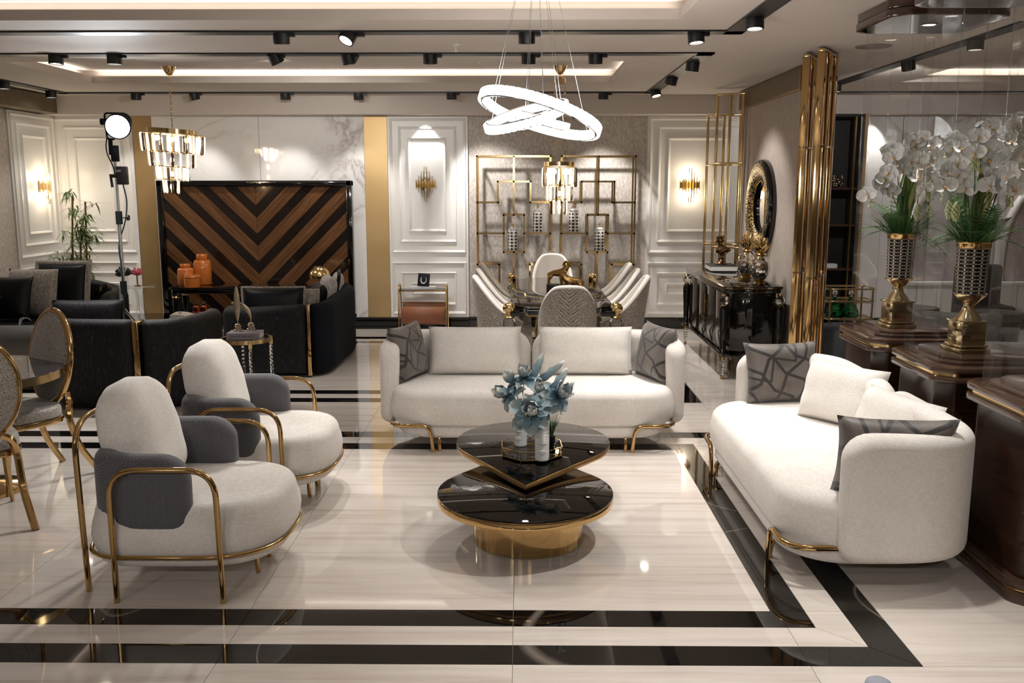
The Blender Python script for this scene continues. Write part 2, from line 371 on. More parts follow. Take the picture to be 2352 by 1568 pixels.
n3 = a.noise(v, 6, 2); h = a.math('MULTIPLY_ADD', wv.outputs[1], .6, a.math('MULTIPLY', n3, .4)); a.base(a.ramp(h, [(.25, '6A6156'), (.5, '8E857B'), (.72, 'B9B2A8')])).set(Roughness=.5, Sheen_Weight=.4).bump(wv.outputs[1], .2, .003); m['swirl'] = a.m
m['cream_leather'] = simple('cream_leather', 'E8E0D6', .5, nz=(6, .03, .003, .04))
m['tan'] = simple('tan_leather', 'A4694C', .5, nz=(60, .08, .002, .12))
m['greyleather'] = simple('grey_leather', '55524F', .45, nz=(60, .1, .003, .2))
m['bag'] = simple('grey_bag_cloth', '6F6860', .6, nz=(90, .2, .003, .2))
m['sofagrey'] = simple('far_grey_velvet', '6A655F', .7, nz=(70, .2, .004, .2), sheen=.4)
m['slat'] = simple('amber_glass_slat', 'D8A63E', .2, 0, .4)
m['stone'] = simple('rough_stone_pot', 'B9B5AE', .9, nz=(90, .8, .01, .3))
# glass and small things
m['acrylic'] = sheet('clear_acrylic', (1, 1, 1), .4, .995)
m['acrylice'] = sheet('acrylic_edge', (.96, .98, .98), .9 * 2, 1.0)
m['crystal'] = glass('crystal', 'FFFFFF', .0, 1.55)
m['crystalw'] = N('lit_crystal').base('FFF6EA').set(Roughness=.08, Transmission_Weight=.7, IOR=1.5, Emission_Color=lin('FFE9CC'), Emission_Strength=.35).m
m['amberc'] = glass('amber_crystal', 'C98A3A', .02, 1.55)
m['darkreflc'] = glass('dark_reflection_crystal', '4A3A2C', .02, 1.5)  # brown tint puts dark gaps and reflections between the bars into the glass colour
m['clear'] = sheet('clear_glass', (1, 1, 1), 1.2, .97)
m['green'] = glass('green_glass', '0E6B3C', .0, 1.5)
m['amber'] = glass('amber_glass', 'B4451A', .0, 1.5)
m['orange'] = simple('orange_glaze', 'C9702F', .12, 0, .5, nz=(3, .02, .002, .12))
m['porcelain'] = simple('white_porcelain', 'F0EFEC', .25)
m['paperw'] = simple('book_pages', 'E9E4DA', .8, nz=(50, .2, .002, .1))
m['greyc'] = simple('grey_book_cover', '8D8389', .6); m['blackc'] = simple('black_book_cover', '101115', .6, spec=.3); m['whitec'] = simple('white_book_cover', 'D9D9D8', .5)
m['ink'] = simple('dark_ink', '26242A', .6); m['inkw'] = simple('white_print', 'F2F2F0', .5)
a = N('diamond_jar'); v = a.co('UV', (7, 7, 1)); o = a.xyz(v); d = a.math('SUBTRACT', a.math('ABSOLUTE', a.math('SUBTRACT', a.math('FRACT', o[0]), .5)), 0)
d2 = a.math('ABSOLUTE', a.math('SUBTRACT', a.math('FRACT', o[1]), .5)); L = a.math('LESS_THAN', a.math('ADD', d, d2), .42); a.base(a.mix(L, 'EFEBE4', '2B2217')).set(Roughness=.2, Coat_Weight=.4); m['diamond'] = a.m
a = N('lattice_vase'); v = a.co('UV', (1, 1, 1)); o = a.xyz(v); u = a.math('MULTIPLY', o[0], 12); q = a.math('MULTIPLY', o[1], 6)
def ln(sg):
    z = a.math('SINE', a.math('MULTIPLY', q, 2 * PI)); zc = a.math('MULTIPLY', a.math('MINIMUM', a.math('MAXIMUM', a.math('MULTIPLY', z, 1.5), -1), 1), .5 * sg)
    return a.math('LESS_THAN', a.math('ABSOLUTE', a.math('SUBTRACT', a.math('FRACT', a.math('ADD', u, zc)), .5)), .085)
L = a.math('MAXIMUM', ln(1), ln(-1)); a.base(a.mix(L, '1E1711', 'D8CDBE')).set(Roughness=.2, Coat_Weight=.5); m['lattice'] = a.m
a = N('marble_table_top'); v = a.co('Object'); n1 = a.noise(v, 1.7, 5, .55, 1.2); ve = a.math('ABSOLUTE', a.math('SUBTRACT', n1, .5)); a.base(a.ramp(ve, [(0, 'C9C4C0'), (.008, '6B6766'), (.02, '37343A'), (1, '2C2A2D')])).set(Roughness=.05, Coat_Weight=.4); m['mtop'] = a.m
def leafm(name, c0, c1, rough=.5):
    a = N(name); oi = a.n('ShaderNodeObjectInfo'); n1 = a.noise(a.co('Object'), 12, 2); a.base(a.ramp(n1, [(.3, c0), (.7, c1)])).set(Roughness=rough, Subsurface_Weight=0.0); return a.m
m['bamboo'] = leafm('bamboo_leaf', '4A6238', '97B06A'); m['fern'] = leafm('fern_green', '1F3F1C', '4E7F38'); m['olive'] = leafm('olive_leaf', '7C8A45', 'A9AF6A'); m['pale'] = leafm('pale_green_bloom', 'B9C083', 'D5D9A8')
m['stalk'] = leafm('brown_stalk', '6B5233', '9C7B4F'); m['petal'] = leafm('white_petal', 'E9E8E4', 'F6F5F2', .6); m['orchidc'] = leafm('orchid_heart', 'C98A3A', 'E0B36A')
m['coralp'] = leafm('pink_coral', 'C2385A', 'E2718A'); m['coralb'] = leafm('black_coral', '0E0F12', '23252B')
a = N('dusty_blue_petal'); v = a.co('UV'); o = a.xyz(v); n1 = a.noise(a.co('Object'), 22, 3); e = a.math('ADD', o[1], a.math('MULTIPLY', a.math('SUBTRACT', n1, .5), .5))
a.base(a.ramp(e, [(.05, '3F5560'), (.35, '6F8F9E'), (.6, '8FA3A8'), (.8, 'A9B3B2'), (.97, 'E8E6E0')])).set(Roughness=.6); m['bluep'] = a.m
a = N('pink_mural'); v = a.co('Object', (1, 1, 1)); n1 = a.noise(v, 1.0, 7, .62, 1.6); n2 = a.noise(v, .5, 3, .5, .5)
a.base(a.ramp(a.math('MULTIPLY_ADD', n1, .6, a.math('MULTIPLY', n2, .4)), [(.36, '8F8482'), (.48, 'B7ADAB'), (.55, 'D2CAC8'), (.66, 'A5968F')])).set(Roughness=.3); m['mural'] = a.m
# light sources
m['lens'] = emis('spot_lens', 'FFF6E8', 22); m['lensdim'] = simple('unlit_lens', 'C9CCD4', .1, 0, .5)
m['ring'] = emis('led_ring_core', 'FFFFFF', 3.5)
m['bulb'] = emis('warm_bulb', 'FFDDA8', 26); m['bulbs'] = emis('sconce_bulb', 'FFE2B0', 24)
m['film'] = emis('film_lamp_face', 'F3F8FF', 60)
m['led'] = emis('cove_led', 'FFF4E4', .9)
def uvset(o, fn, wrap=False):
    me = o.data; uv = me.uv_layers.new(name='UVMap').data
    for p in me.polygons:
        us = [fn(me.vertices[me.loops[li].vertex_index].co) for li in p.loop_indices]
        if wrap and max(u[0] for u in us) - min(u[0] for u in us) > .5: us = [(u[0] + 1 if u[0] < .5 else u[0], u[1]) for u in us]
        for li, u in zip(p.loop_indices, us): uv[li].uv = u
def uvcyl(o, z0, z1): uvset(o, lambda c: (math.atan2(c.y, c.x) / (2 * PI) + .5, (c.z - z0) / (z1 - z0)), True)

# ================================================================== floor
fl = struct('floor', G().box(-6.2, 9.6, -6.2, 12.3, -.06, -.006), m['grout'], ang=0)
def clip(poly, ax, val, keep_less):
    out = []; n = len(poly)
    ins = lambda p: (p[ax] <= val + 1e-9) if keep_less else (p[ax] >= val - 1e-9)
    for i in range(n):
        a, b = poly[i], poly[(i + 1) % n]
        if ins(a): out.append(a)
        if ins(a) != ins(b):
            t = (val - a[ax]) / (b[ax] - a[ax]); out.append((a[0] + (b[0] - a[0]) * t, a[1] + (b[1] - a[1]) * t))
    return out
def shrink(poly, d):
    n = len(poly); cx = sum(p[0] for p in poly) / n; cyy = sum(p[1] for p in poly) / n; out = []
    for i in range(n):
        p0, p1, p2 = V(poly[i - 1]).to_2d(), V(poly[i]).to_2d(), V(poly[(i + 1) % n]).to_2d()
        e1 = (p1 - p0).normalized(); e2 = (p2 - p1).normalized(); n1 = V((-e1.y, e1.x)).to_2d(); n2 = V((-e2.y, e2.x)).to_2d(); b = n1 + n2
        if b.length < 1e-4: return None
        b.normalize(); k = max(.25, b.dot(n1)); out.append(tuple(p1 + b * (d / k)))
    ar = sum(out[i - 1][0] * out[i][1] - out[i][0] * out[i - 1][1] for i in range(n)) / 2
    return out if ar > 1e-4 else None
def ringpolys(R, d0, d1):
    x0, y0, x1, y1 = R; a = (x0 + d0, y0 + d0, x1 - d0, y1 - d0); b = (x0 + d1, y0 + d1, x1 - d1, y1 - d1)
    return [[(a[0], a[1]), (a[2], a[1]), (b[2], b[1]), (b[0], b[1])], [(a[2], a[1]), (a[2], a[3]), (b[2], b[3]), (b[2], b[1])],
            [(a[2], a[3]), (a[0], a[3]), (b[0], b[3]), (b[2], b[3])], [(a[0], a[3]), (a[0], a[1]), (b[0], b[1]), (b[0], b[3])]]
RA = (-5.55, 3.345, 1.573, 6.80); RB = (-5.55, 7.77, 1.566, 11.27); W1, W2, W3 = .155, .318, .470
reg = []
for R in (RA, RB):
    reg += [(p, 'border_strip') for p in ringpolys(R, 0, W1)] + [(p, 'border_band') for p in ringpolys(R, W1, W2)] + [(p, 'border_strip') for p in ringpolys(R, W2, W3)]
    a = (R[0] + W3, R[1] + W3, R[2] - W3, R[3] - W3); reg.append(([(a[0], a[1]), (a[2], a[1]), (a[2], a[3]), (a[0], a[3])], 'tile'))
rc = lambda x0, y0, x1, y1: [(x0, y0), (x1, y0), (x1, y1), (x0, y1)]
reg += [(rc(-6.2, -6, 9.5, 3.345), 'tile'), (rc(-6.2, 6.80, 1.573, 7.77), 'tile'), (rc(-6.2, 11.27, 1.573, 12.2), 'tile'), (rc(-6.2, 3.345, -5.55, 6.8), 'tile'), (rc(-6.2, 7.77, -5.55, 11.27), 'tile'), (rc(1.573, 3.345, 9.5, 12.2), 'tile')]
xs = [-.03 + 1.165 * k for k in range(-6, 10)]; ys = [3.815 + .634 * k for k in range(-16, 15)]
far = G(); back = G()
for poly, kind in reg:
    for i in range(len(xs) - 1):
        for j in range(len(ys) - 1):
            q = poly
            for ax, val, kl in ((0, xs[i], False), (0, xs[i + 1], True), (1, ys[j], False), (1, ys[j + 1], True)):
                q = clip(q, ax, val, kl)
                if len(q) < 3: break
            if len(q) < 3: continue
            qq = []
            for p in q:
                if not qq or (abs(p[0] - qq[-1][0]) + abs(p[1] - qq[-1][1])) > 1e-5: qq.append(p)
            if len(qq) > 2 and abs(qq[0][0] - qq[-1][0]) + abs(qq[0][1] - qq[-1][1]) < 1e-5: qq.pop()
            if len(qq) < 3: continue
            q = shrink(qq, .0011)
            if not q: continue
            cyy = sum(p[1] for p in q) / len(q); cx = sum(p[0] for p in q) / len(q)
            if cyy < 2.4 or cx > 7: back.prism(q, -.008, 0); continue
            if kind == 'tile' and (cyy > 9.2 or cx > 3.2 or cx < -5.2): far.prism(q, -.008, 0); continue
            mk(kind, G().prism(q, -.008, 0), m['black'] if kind == 'border_strip' else m['cream'], fl, ang=0)
mk('tile_field', far, m['cream'], fl, ang=0, kind='stuff'); mk('tile_field', back, m['cream'], fl, ang=0, kind='stuff')

# ================================================================== ceiling with three lit coves
coves = [(-4.65, -.4, 1.065, 6.46), (-4.65, 8.57, .98, 10.28), (4.1, 8.57, 8.6, 10.28), (4.1, -.4, 8.6, 6.46)]
cxs = sorted({-6.3, 9.7} | {c[0] for c in coves} | {c[2] for c in coves}); cys = sorted({-6.3, 12.4} | {c[1] for c in coves} | {c[3] for c in coves})
g = G()
for i in range(len(cxs) - 1):
    for j in range(len(cys) - 1):
        mx, my = (cxs[i] + cxs[i + 1]) / 2, (cys[j] + cys[j + 1]) / 2
        if any(c[0] < mx < c[2] and c[1] < my < c[3] for c in coves): continue
        g.box(cxs[i], cxs[i + 1], cys[j], cys[j + 1], HC, HC + .07)
ce = struct('ceiling', g, m['ceil'], ang=0)
for c in coves:
    k = .16; g = G()
    g.box(c[0] - k - .02, c[2] + k + .02, c[1] - k - .02, c[3] + k + .02, HC + .14, HC + .17)
    for b in ((c[0] - k - .02, c[0] - k, c[1] - k, c[3] + k), (c[2] + k, c[2] + k + .02, c[1] - k, c[3] + k), (c[0] - k, c[2] + k, c[1] - k - .02, c[1] - k), (c[0] - k, c[2] + k, c[3] + k, c[3] + k + .02)): g.box(*b, HC + .06, HC + .145)
    mk('cove_tray', g, m['ceil'], ce, ang=0)
    g = G()
    for b in ((c[0] - .13, c[0] - .10, c[1] - .1, c[3] + .1), (c[2] + .10, c[2] + .13, c[1] - .1, c[3] + .1), (c[0], c[2], c[1] - .13, c[1] - .10), (c[0], c[2], c[3] + .10, c[3] + .13)): g.box(*b, HC + .072, HC + .082)
    mk('led_strip', g, m['led'], ce, ang=0)

# ================================================================== walls
ZT = 2.72
wb = struct('wall_back', G().box(-6.2, 9.6, 12.0, 12.3, 0, 2.95).box(-6.2, 9.6, 11.66, 12.02, ZT, 2.951), m['ceil'], ang=0)
def XB(px): return PY(px, 267, YB).x
def ZB(py): return PY(1180, py, YB).z
def frame(x0, x1, z0, z1, y, wd=.035, d=.02, M=None):
    g = G(); b = []
    pr = [(0, 0), (wd * .25, -d), (wd * .75, -d * .6), (wd, 0)]
    for (u, dd) in pr: b.append([(x0 + u, y + dd, z0 + u), (x1 - u, y + dd, z0 + u), (x1 - u, y + dd, z1 - u), (x0 + u, y + dd, z1 - u)])
    vs = [p for r in b for p in r]; fs = [(r * 4 + k, r * 4 + (k + 1) % 4, (r + 1) * 4 + (k + 1) % 4, (r + 1) * 4 + k) for r in range(3) for k in range(4)]
    return g.add(vs, fs, M)
def panel(par, x0, x1, frames, M=None, y=YB, ledges=True):
    pn = mk('wall_panel', G().box(x0 + .004, x1 - .004, y - .05, y + .02, .15, ZT - .002, M=M), m['white'], par, ang=0)
    yy = y - .05
    for fx0, fx1, fz0, fz1 in frames: mk('moulding', frame(fx0, fx1, fz0, fz1, yy, M=M), m['white'], pn, ang=0)
    return pn
hz = dict(o=(ZB(556), ZB(291)), i=(ZB(532), ZB(316)), f=(ZB(720), ZB(601)), l1=(ZB(699), ZB(624)), l2=(ZB(675), ZB(648)), w=(ZB(580), ZB(272)))
def std(x0, x1, top=True):
    wd = x1 - x0; F = []
    F.append((x0 + .03, x1 - .03, hz['w'][0], ZT - .03)); F.append((x0 + .14, x1 - .15, *hz['o'])); F.append((x0 + .26, x1 - .28, *hz['i']))
    F.append((x0 + .03, x1 - .03, *hz['f'])); F.append((x0 + .15, x1 - .16, *hz['l1'])); F.append((x0 + .28, x1 - .28, *hz['l2'])); return F
xA0, xA1, xC1, xM1, xC2, xB1, xN0, xN1, xP1 = -5.97, XB(305), XB(350), XB(836), XB(889), XB(1075), XB(1082), XB(1484), 2.95
panel(wb, xA0, xA1, std(xA0, xA1)); panel(wb, xC2, xB1, std(xC2, xB1)); panel(wb, xN1 + .02, xP1, std(xN1 + .02, xP1))
for x0, x1 in ((xA1, xC1), (xM1, xC2)):
    mk('brass_column', G().box(x0, x1, YB - .045, YB + .02, .15, ZT - .002), m['brass'], wb, ang=0)
xs_ = XB(595)
mk('marble_slab', G().box(xC1 + .002, xs_ - .002, YB - .05, YB + .02, .15, ZT - .002), m['marble'], wb, ang=0)
mk('marble_slab', G().box(xs_ + .002, xM1 - .002, YB - .05, YB + .02, .15, ZT - .002), m['marble'], wb, ang=0)
mk('wallpaper', G().box(xN0 - .05, xN1 + .03, YB - .006, YB + .02, .15, ZT), m['paper'], wb, ang=0)
bb = struct('baseboard_back', G().box(-6, xB1, YB - .07, YB + .02, 0, .15, .01).box(xB1, xN1, YB - .025, YB + .02, 0, .15).box(xN1, 9.5, YB - .07, YB + .02, 0, .15, .01).box(-5.98, xB1, YB - .1, YB - .06, 0, .03), m['lacquer'], ang=0)
for i, (px, py) in enumerate(((975, 262), (2010, 266), (2338, 268))): spot_light('downlight', (PY(px, py, 11.84).x, 11.84, 2.70), (PY(px, py, 11.84).x, 12.0, 1.6), 26, 75, radius=.02)

# left wall, seen at a slant: white panel by the corner, mottled paper nearer
wlft = struct('wall_left', G().box(-6.2, -5.99, -6.2, 12.3, 0, 2.95), m['walls'], ang=0)
MLp = T(-5.99, 0, 0) @ RZ(PI / 2) @ T(0, -12.0, 0)
panel(wlft, 10.86, 11.95, std(10.86, 11.95), M=MLp)
mk('wallpaper', G().box(-5.995, -5.955, 4.0, 10.85, .15, ZT), m['paper'], wlft, ang=0)
mk('ribbed_grille', G().box(-5.99, -5.74, 4.0, 11.66, ZT + .01, 2.935, .008), m['ribbed'], wlft, ang=0)
struct('baseboard_left', G().box(-5.99, -5.92, 4.0, 11.95, 0, .15, .01), m['lacquer'], ang=0)
# the far right of the shop and the parts behind the viewer
struct('wall_right', G().box(9.4, 9.6, -6.2, 12.3, 0, 2.95), m['walls'], ang=0)
struct('wall_front', G().box(-6.2, 9.6, -6.2, -6.0, 0, 2.95), m['walls'], ang=0)

# right stretch of the back wall: dark display recess, marble, mural over a panelled dado
xr0, xr1 = XB(1918), XB(1958)
mk('marble_slab', G().box(xr1 + .06, XB(2072), YB - .05, YB + .02, .15, ZT - .002), m['marble'], wb, ang=0)
mk('marble_slab', G().box(XB(2074), XB(2240), YB - .05, YB + .02, 2.1, ZT - .002), m['marble'], wb, ang=0)
mk('marble_slab', G().box(XB(2242), 9.3, YB - .05, YB + .02, 2.1, ZT - .002), m['marble'], wb, ang=0)
mk('wall_pilaster', G().box(XB(2074), XB(2090), YB - .1, YB + .02, .15, 2.1, .02), m['white'], wb, ang=0)
mk('mural_panel', G().box(XB(2092), 9.3, YB - .03, YB + .02, .62, 2.1), m['mural'], wb, ang=0, label='pinkish grey veined mural panel above the white ledge')
mk('dado_ledge', G().box(XB(2085), 9.3, YB - .14, YB + .02, .585, .63, .01), m['white'], wb, ang=0)
g = G(); x = XB(2085)
for k in range(14):
    mk('dado_board', G().box(x + .004, x + .256, YB - .05, YB + .02, .15, .585, .004), m['white'], wb, ang=0); x += .26
# arch mouldings over the mural
for cxp in (2190, 2420):
    c = PY(cxp, 470, YB - .05); g = G(); pts = [(c.x + .62 * math.cos(a), YB - .06, .95 + 1.0 * math.sin(a)) for a in [PI * k / 18 for k in range(19)]]
    pts = [(c.x + .62, YB - .06, .63)] + pts + [(c.x - .62, YB - .06, .63)]; g.tube(pts, .05, 8); mk('arch_moulding', g, m['white'], wb, ang=60)

# ================================================================== black ceiling tracks
tr = []
def track(pts, label):
    g = G()
    for (xa, ya), (xb, yb) in zip(pts, pts[1:]):
        g.box(min(xa, xb) - .07, max(xa, xb) + .07, min(ya, yb) - .07, max(ya, yb) + .07, HC - .012, HC + .02)
    o = mk('ceiling_track', g, m['matteblack'], None, ang=0); return tag(o, label, 'track')
track([(-4.9, 6.95), (1.54, 6.95), (1.54, -1.2), (-4.9, -1.2)], 'black recessed light track around the nearer ceiling cove')
track([(-5.5, 8.07), (1.55, 8.07), (1.55, 11.33), (-5.5, 11.33), (-5.5, 8.07)], 'black recessed light track looping around the far ceiling cove')
track([(3.45, -1.2), (3.45, 11.33), (9.2, 11.33)], 'black recessed light track above the acrylic display cases')
# ---- spot heads
SPOTN = [0]
def head(px, ty, axis, tilt=(0, 0), lit=True, power=60, aim=None, label='', py=None, angle=72):
    # axis 'x': the track runs along X at Y=ty; axis 'y': the track runs along Y at X=ty
    if axis == 'x': loc = PXZ(px, ty, HC)
    else: loc = V((ty, py, HC))
    t = thing('track_spotlight', label, 'spotlight', loc)
    R = RX(tilt[1]) @ RY(tilt[0]); r, h = .06, .085
    mk('adapter', G().box(-.02 if axis == 'x' else -.02, .10 if axis == 'x' else .02, -.02, .02 if axis == 'x' else .10, -.034, -.008, .003), m['matteblack'], t, ang=30)
    A = T(0, 0, .004) @ R
    mk('housing', G().lathe([(r * .98, -.0), (r, -.01), (r, -h), (r * .97, -h - .004), (r * .82, -h - .004), (r * .8, -h + .012)], n=20, M=A), m['matteblack'], t, ang=40)
    mk('lens', G().lathe([(1e-5, -h + .010), (r * .8, -h + .010)], n=20, M=A), m['lens'] if lit else m['lensdim'], t, ang=0)
    if power:
        d = R @ V((0, 0, -1)); p = loc + d * (h + .012)
        spot_light('spot_beam', p, p + d if aim is None else aim, power, angle, parent=t, radius=.05)
    return t
# ---- spotlights on the tracks (lit ones show a bright lens)
D = math.radians
head(645, 6.95, 'x', (0, D(8)), False, 80, aim=(-1.9, 4.6, 0), label='black spotlight on the nearer track, third head to the left of the ring chandelier wires')
head(806, 6.95, 'x', (D(22), D(-28)), True, 70, label='black spotlight tilted toward the viewer with a glaring round lens, on the nearer track')
head(1210, 6.95, 'x', (0, D(6)), False, 60, aim=(.1, 5.2, 0), label='black spotlight on the nearer track straight behind the ring chandelier wires')
head(1598, 6.95, 'x', (D(-4), D(-6)), True, 70, label='black spotlight with a lit lens close to the right corner of the nearer track')
head(0, 1.54, 'y', (0, D(-6)), True, 75, py=6.35, label='black spotlight with a lit lens on the track leg running toward the viewer')
head(128, 8.07, 'x', (0, D(-4)), True, 70, label='black lit spotlight, leftmost head on the middle track')
head(262, 8.07, 'x', (0, D(0)), True, 70, label='black lit spotlight, second from the left on the middle track')
head(627, 8.07, 'x', (D(-22), D(18)), False, 60, aim=(-3.2, 11.7, 1.6), label='black spotlight on the middle track tilted toward the chevron wood wall')
head(797, 8.07, 'x', (D(-12), D(14)), False, 60, aim=(-1.9, 11.8, 1.2), label='black spotlight on the middle track above the little dark dome')
head(988, 8.07, 'x', (0, D(4)), False, 60, label='black spotlight on the middle track between the dark dome and the chandelier wires')
head(1214, 8.07, 'x', (0, D(10)), False, 60, label='black spotlight on the middle track seen through the chandelier wires')
head(1368, 8.07, 'x', (0, D(4)), False, 60, label='black spotlight on the middle track just right of the chandelier wires')
head(0, 1.55, 'y', (D(6), D(8)), False, 60, py=8.6, aim=(1.9, 9.6, .4), label='black spotlight near the corner on the slanting right leg of the far track')
head(0, 1.55, 'y', (D(14), D(4)), False, 60, py=9.75, aim=(2.6, 9.75, 1.3), label='black spotlight in the middle of the slanting right leg of the far track')
head(0, 1.55, 'y', (D(-10), D(-14)), True, 60, py=11.0, label='black lit spotlight at the far end of the slanting right leg of the far track')
for px, lab, tl in ((312, 'first from the left, behind the film lamp', (0, 0)), (444, 'right of the tiered gold chandelier', (D(-8), D(14))), (655, 'above the marble slabs', (0, D(6))), (823, 'above the right brass column', (0, D(10))), (1037, 'above the white panel beside the niche', (0, D(6))), (1386, 'above the gold rack niche', (0, D(6)))):
    head(px, 11.33, 'x', tl, False, 85 if px > 1000 else 26, aim=(PXZ(px, 11.9, 1.2).x + (0 if px != 1037 else .9), 11.9, .9), label='small black spotlight on the rear track, ' + lab)
head(0, -5.5, 'y', (0, 0), True, 22, py=10.05, angle=60, label='black lit spotlight on the left leg of the far track, nearer one')
head(0, -5.5, 'y', (0, 0), True, 18, py=11.05, label='black lit spotlight on the left leg of the far track, by the wall corner')
head(0, 3.45, 'y', (0, 0), True, 60, py=10.45, label='black spotlight with warm lens just right of the gold frames')
head(0, 3.45, 'y', (D(-14), D(10)), False, 60, py=8.55, aim=(4.3, 11.9, 2.0), label='black tilted spotlight seen through the far acrylic case')
head(0, 3.45, 'y', (0, 0), True, 60, py=7.3, label='black spotlight seen through the middle acrylic case')
head(0, 3.45, 'y', (0, D(-6)), True, 60, py=6.3, label='black spotlight high on the right seen through the near acrylic case')
# the same track system continues behind the viewer
for x, y, lab in ((-3.6, -1.2, 'toward the left wall'), (-1.6, -1.2, 'in the middle'), (.4, -1.2, 'toward the right corner')):
    t = head(0, x, 'y', (0, D(-20)), True, 80, py=y, aim=(x * .6, 3.2, 0), label='track spotlight behind the viewer on the nearer loop, ' + lab, angle=80)
for y, lab in ((4.4, 'just out of view'), (2.2, 'overhead'), (.2, 'behind the viewer')):
    head(0, 1.54, 'y', (0, 0), True, 80, py=y, aim=(1.2, y, 0), label='track spotlight on the right leg of the nearer loop, ' + lab, angle=80)
# cove glow: LED profiles lying on the cove lips (they shine up into the trays)
for c in coves:
    for (x, y, sx, sy) in (((c[0] + c[2]) / 2, c[1] - .10, c[2] - c[0], .03), ((c[0] + c[2]) / 2, c[3] + .10, c[2] - c[0], .03), (c[0] - .10, (c[1] + c[3]) / 2, .03, c[3] - c[1]), (c[2] + .10, (c[1] + c[3]) / 2, .03, c[3] - c[1])):
        area_light('cove_glow', (x, y, HC + .09), (sx, sy), (.35 if c[1] < 0 else .6) * max(sx, sy), (1, .95, .88), (PI, 0, 0), spread=PI)
# little ceiling fittings
for px, Y, z, lab in ((265, 9.3, HC + .14, 'small white sprinkler in the left part of the far cove'), (1100, 9.3, HC + .14, 'small white sprinkler in the right part of the far cove'), (1047, 7.55, HC, 'small white sprinkler between the two front tracks')):
    p = PXZ(px, Y, z); o = mk('sprinkler', G().lathe([(.03, 0), (.03, -.008), (.008, -.012), (.008, -.05), (.016, -.052), (.016, -.058), (1e-5, -.06)], n=12), m['white'], None, loc=p); tag(o, lab, 'sprinkler')
p = PXZ(808, 8.75, HC + .14); p = PXZ(808, 8.35, HC)
o = mk('camera_dome', G().lathe([(.055, 0), (.055, -.012), (.045, -.02), (.03, -.045), (1e-5, -.055)], n=16), m['matteblack'], None, loc=p); tag(o, 'small dark dome camera under the ceiling behind the middle track', 'camera')
p = PZ(2006, 106, HC); o = mk('ceiling_speaker', G().lathe([(.14, 0), (.135, -.008), (1e-5, -.009)], n=24), simple('speaker_grille', '8A8078', .7), None, loc=p); tag(o, 'flat round grey ceiling speaker beside the display case canopy', 'speaker')
# ================================================================== cushions
def pillow(w, h, t, pinch=.07, n=18, p=.5, wr=0, seed=0):
    rnd = random.Random(seed); ph = [rnd.uniform(0, 6) for _ in range(4)]; g = G()
    def side(sg):
        def fn(a, b):
            u = a * 2 - 1; v = b * 2 - 1
            x = w / 2 * u * (1 - pinch * (1 - abs(v) ** 2.5)) ; z = h / 2 * v * (1 - pinch * (1 - abs(u) ** 2.5))
            e = max(0, (1 - u ** 4) * (1 - v ** 4)) ** p; y = sg * t / 2 * e
            if wr: y += wr * math.sin(9 * v + ph[0] + 3 * u) * abs(u) ** 3 * e ** .5 + wr * .6 * math.sin(7 * u + ph[1]) * abs(v) ** 3 * e ** .5
            return V((x, y, z + h / 2))
        return fn
    g.grid(side(-1), n, n); k = len(g.v); g2 = G().grid(side(1), n, n)
    g.add(g2.v, [tuple(reversed(f)) for f in g2.f]); return g
def weld(o):
    b = bmesh.new(); b.from_mesh(o.data); bmesh.ops.remove_doubles(b, verts=b.verts, dist=1e-5); b.to_mesh(o.data); b.free()
    for p in o.data.polygons: p.use_smooth = True
def cushion(name, label, loc, rz, tilt, w, h, t, mat, group=None, roll=0, piping=None, cat='cushion', **k):
    g = pillow(w, h, t, **k); M = RX(-tilt) @ RY(roll)
    g.v = [M @ v for v in g.v]
    o = mk(name, g, mat, None, ang=180, loc=V(loc)); o.rotation_euler = (0, 0, rz); weld(o); tag(o, label, cat, group)
    if piping:
        pts = []
        pin = k.get('pinch', .07)
        for a in range(64):
            q = a / 64 * 4; s_ = int(q); f = (q - s_) * 2 - 1; u, v = ((f, -1), (1, f), (-f, 1), (-1, -f))[s_]
            pts.append(M @ V((w / 2 * u * (1 - pin * (1 - abs(v) ** 2.5)), 0, h / 2 * v * (1 - pin * (1 - abs(u) ** 2.5)) + h / 2)))
        mk('trim', G().tube(pts, piping[1], 6, True), piping[0], o, ang=180)
    return o

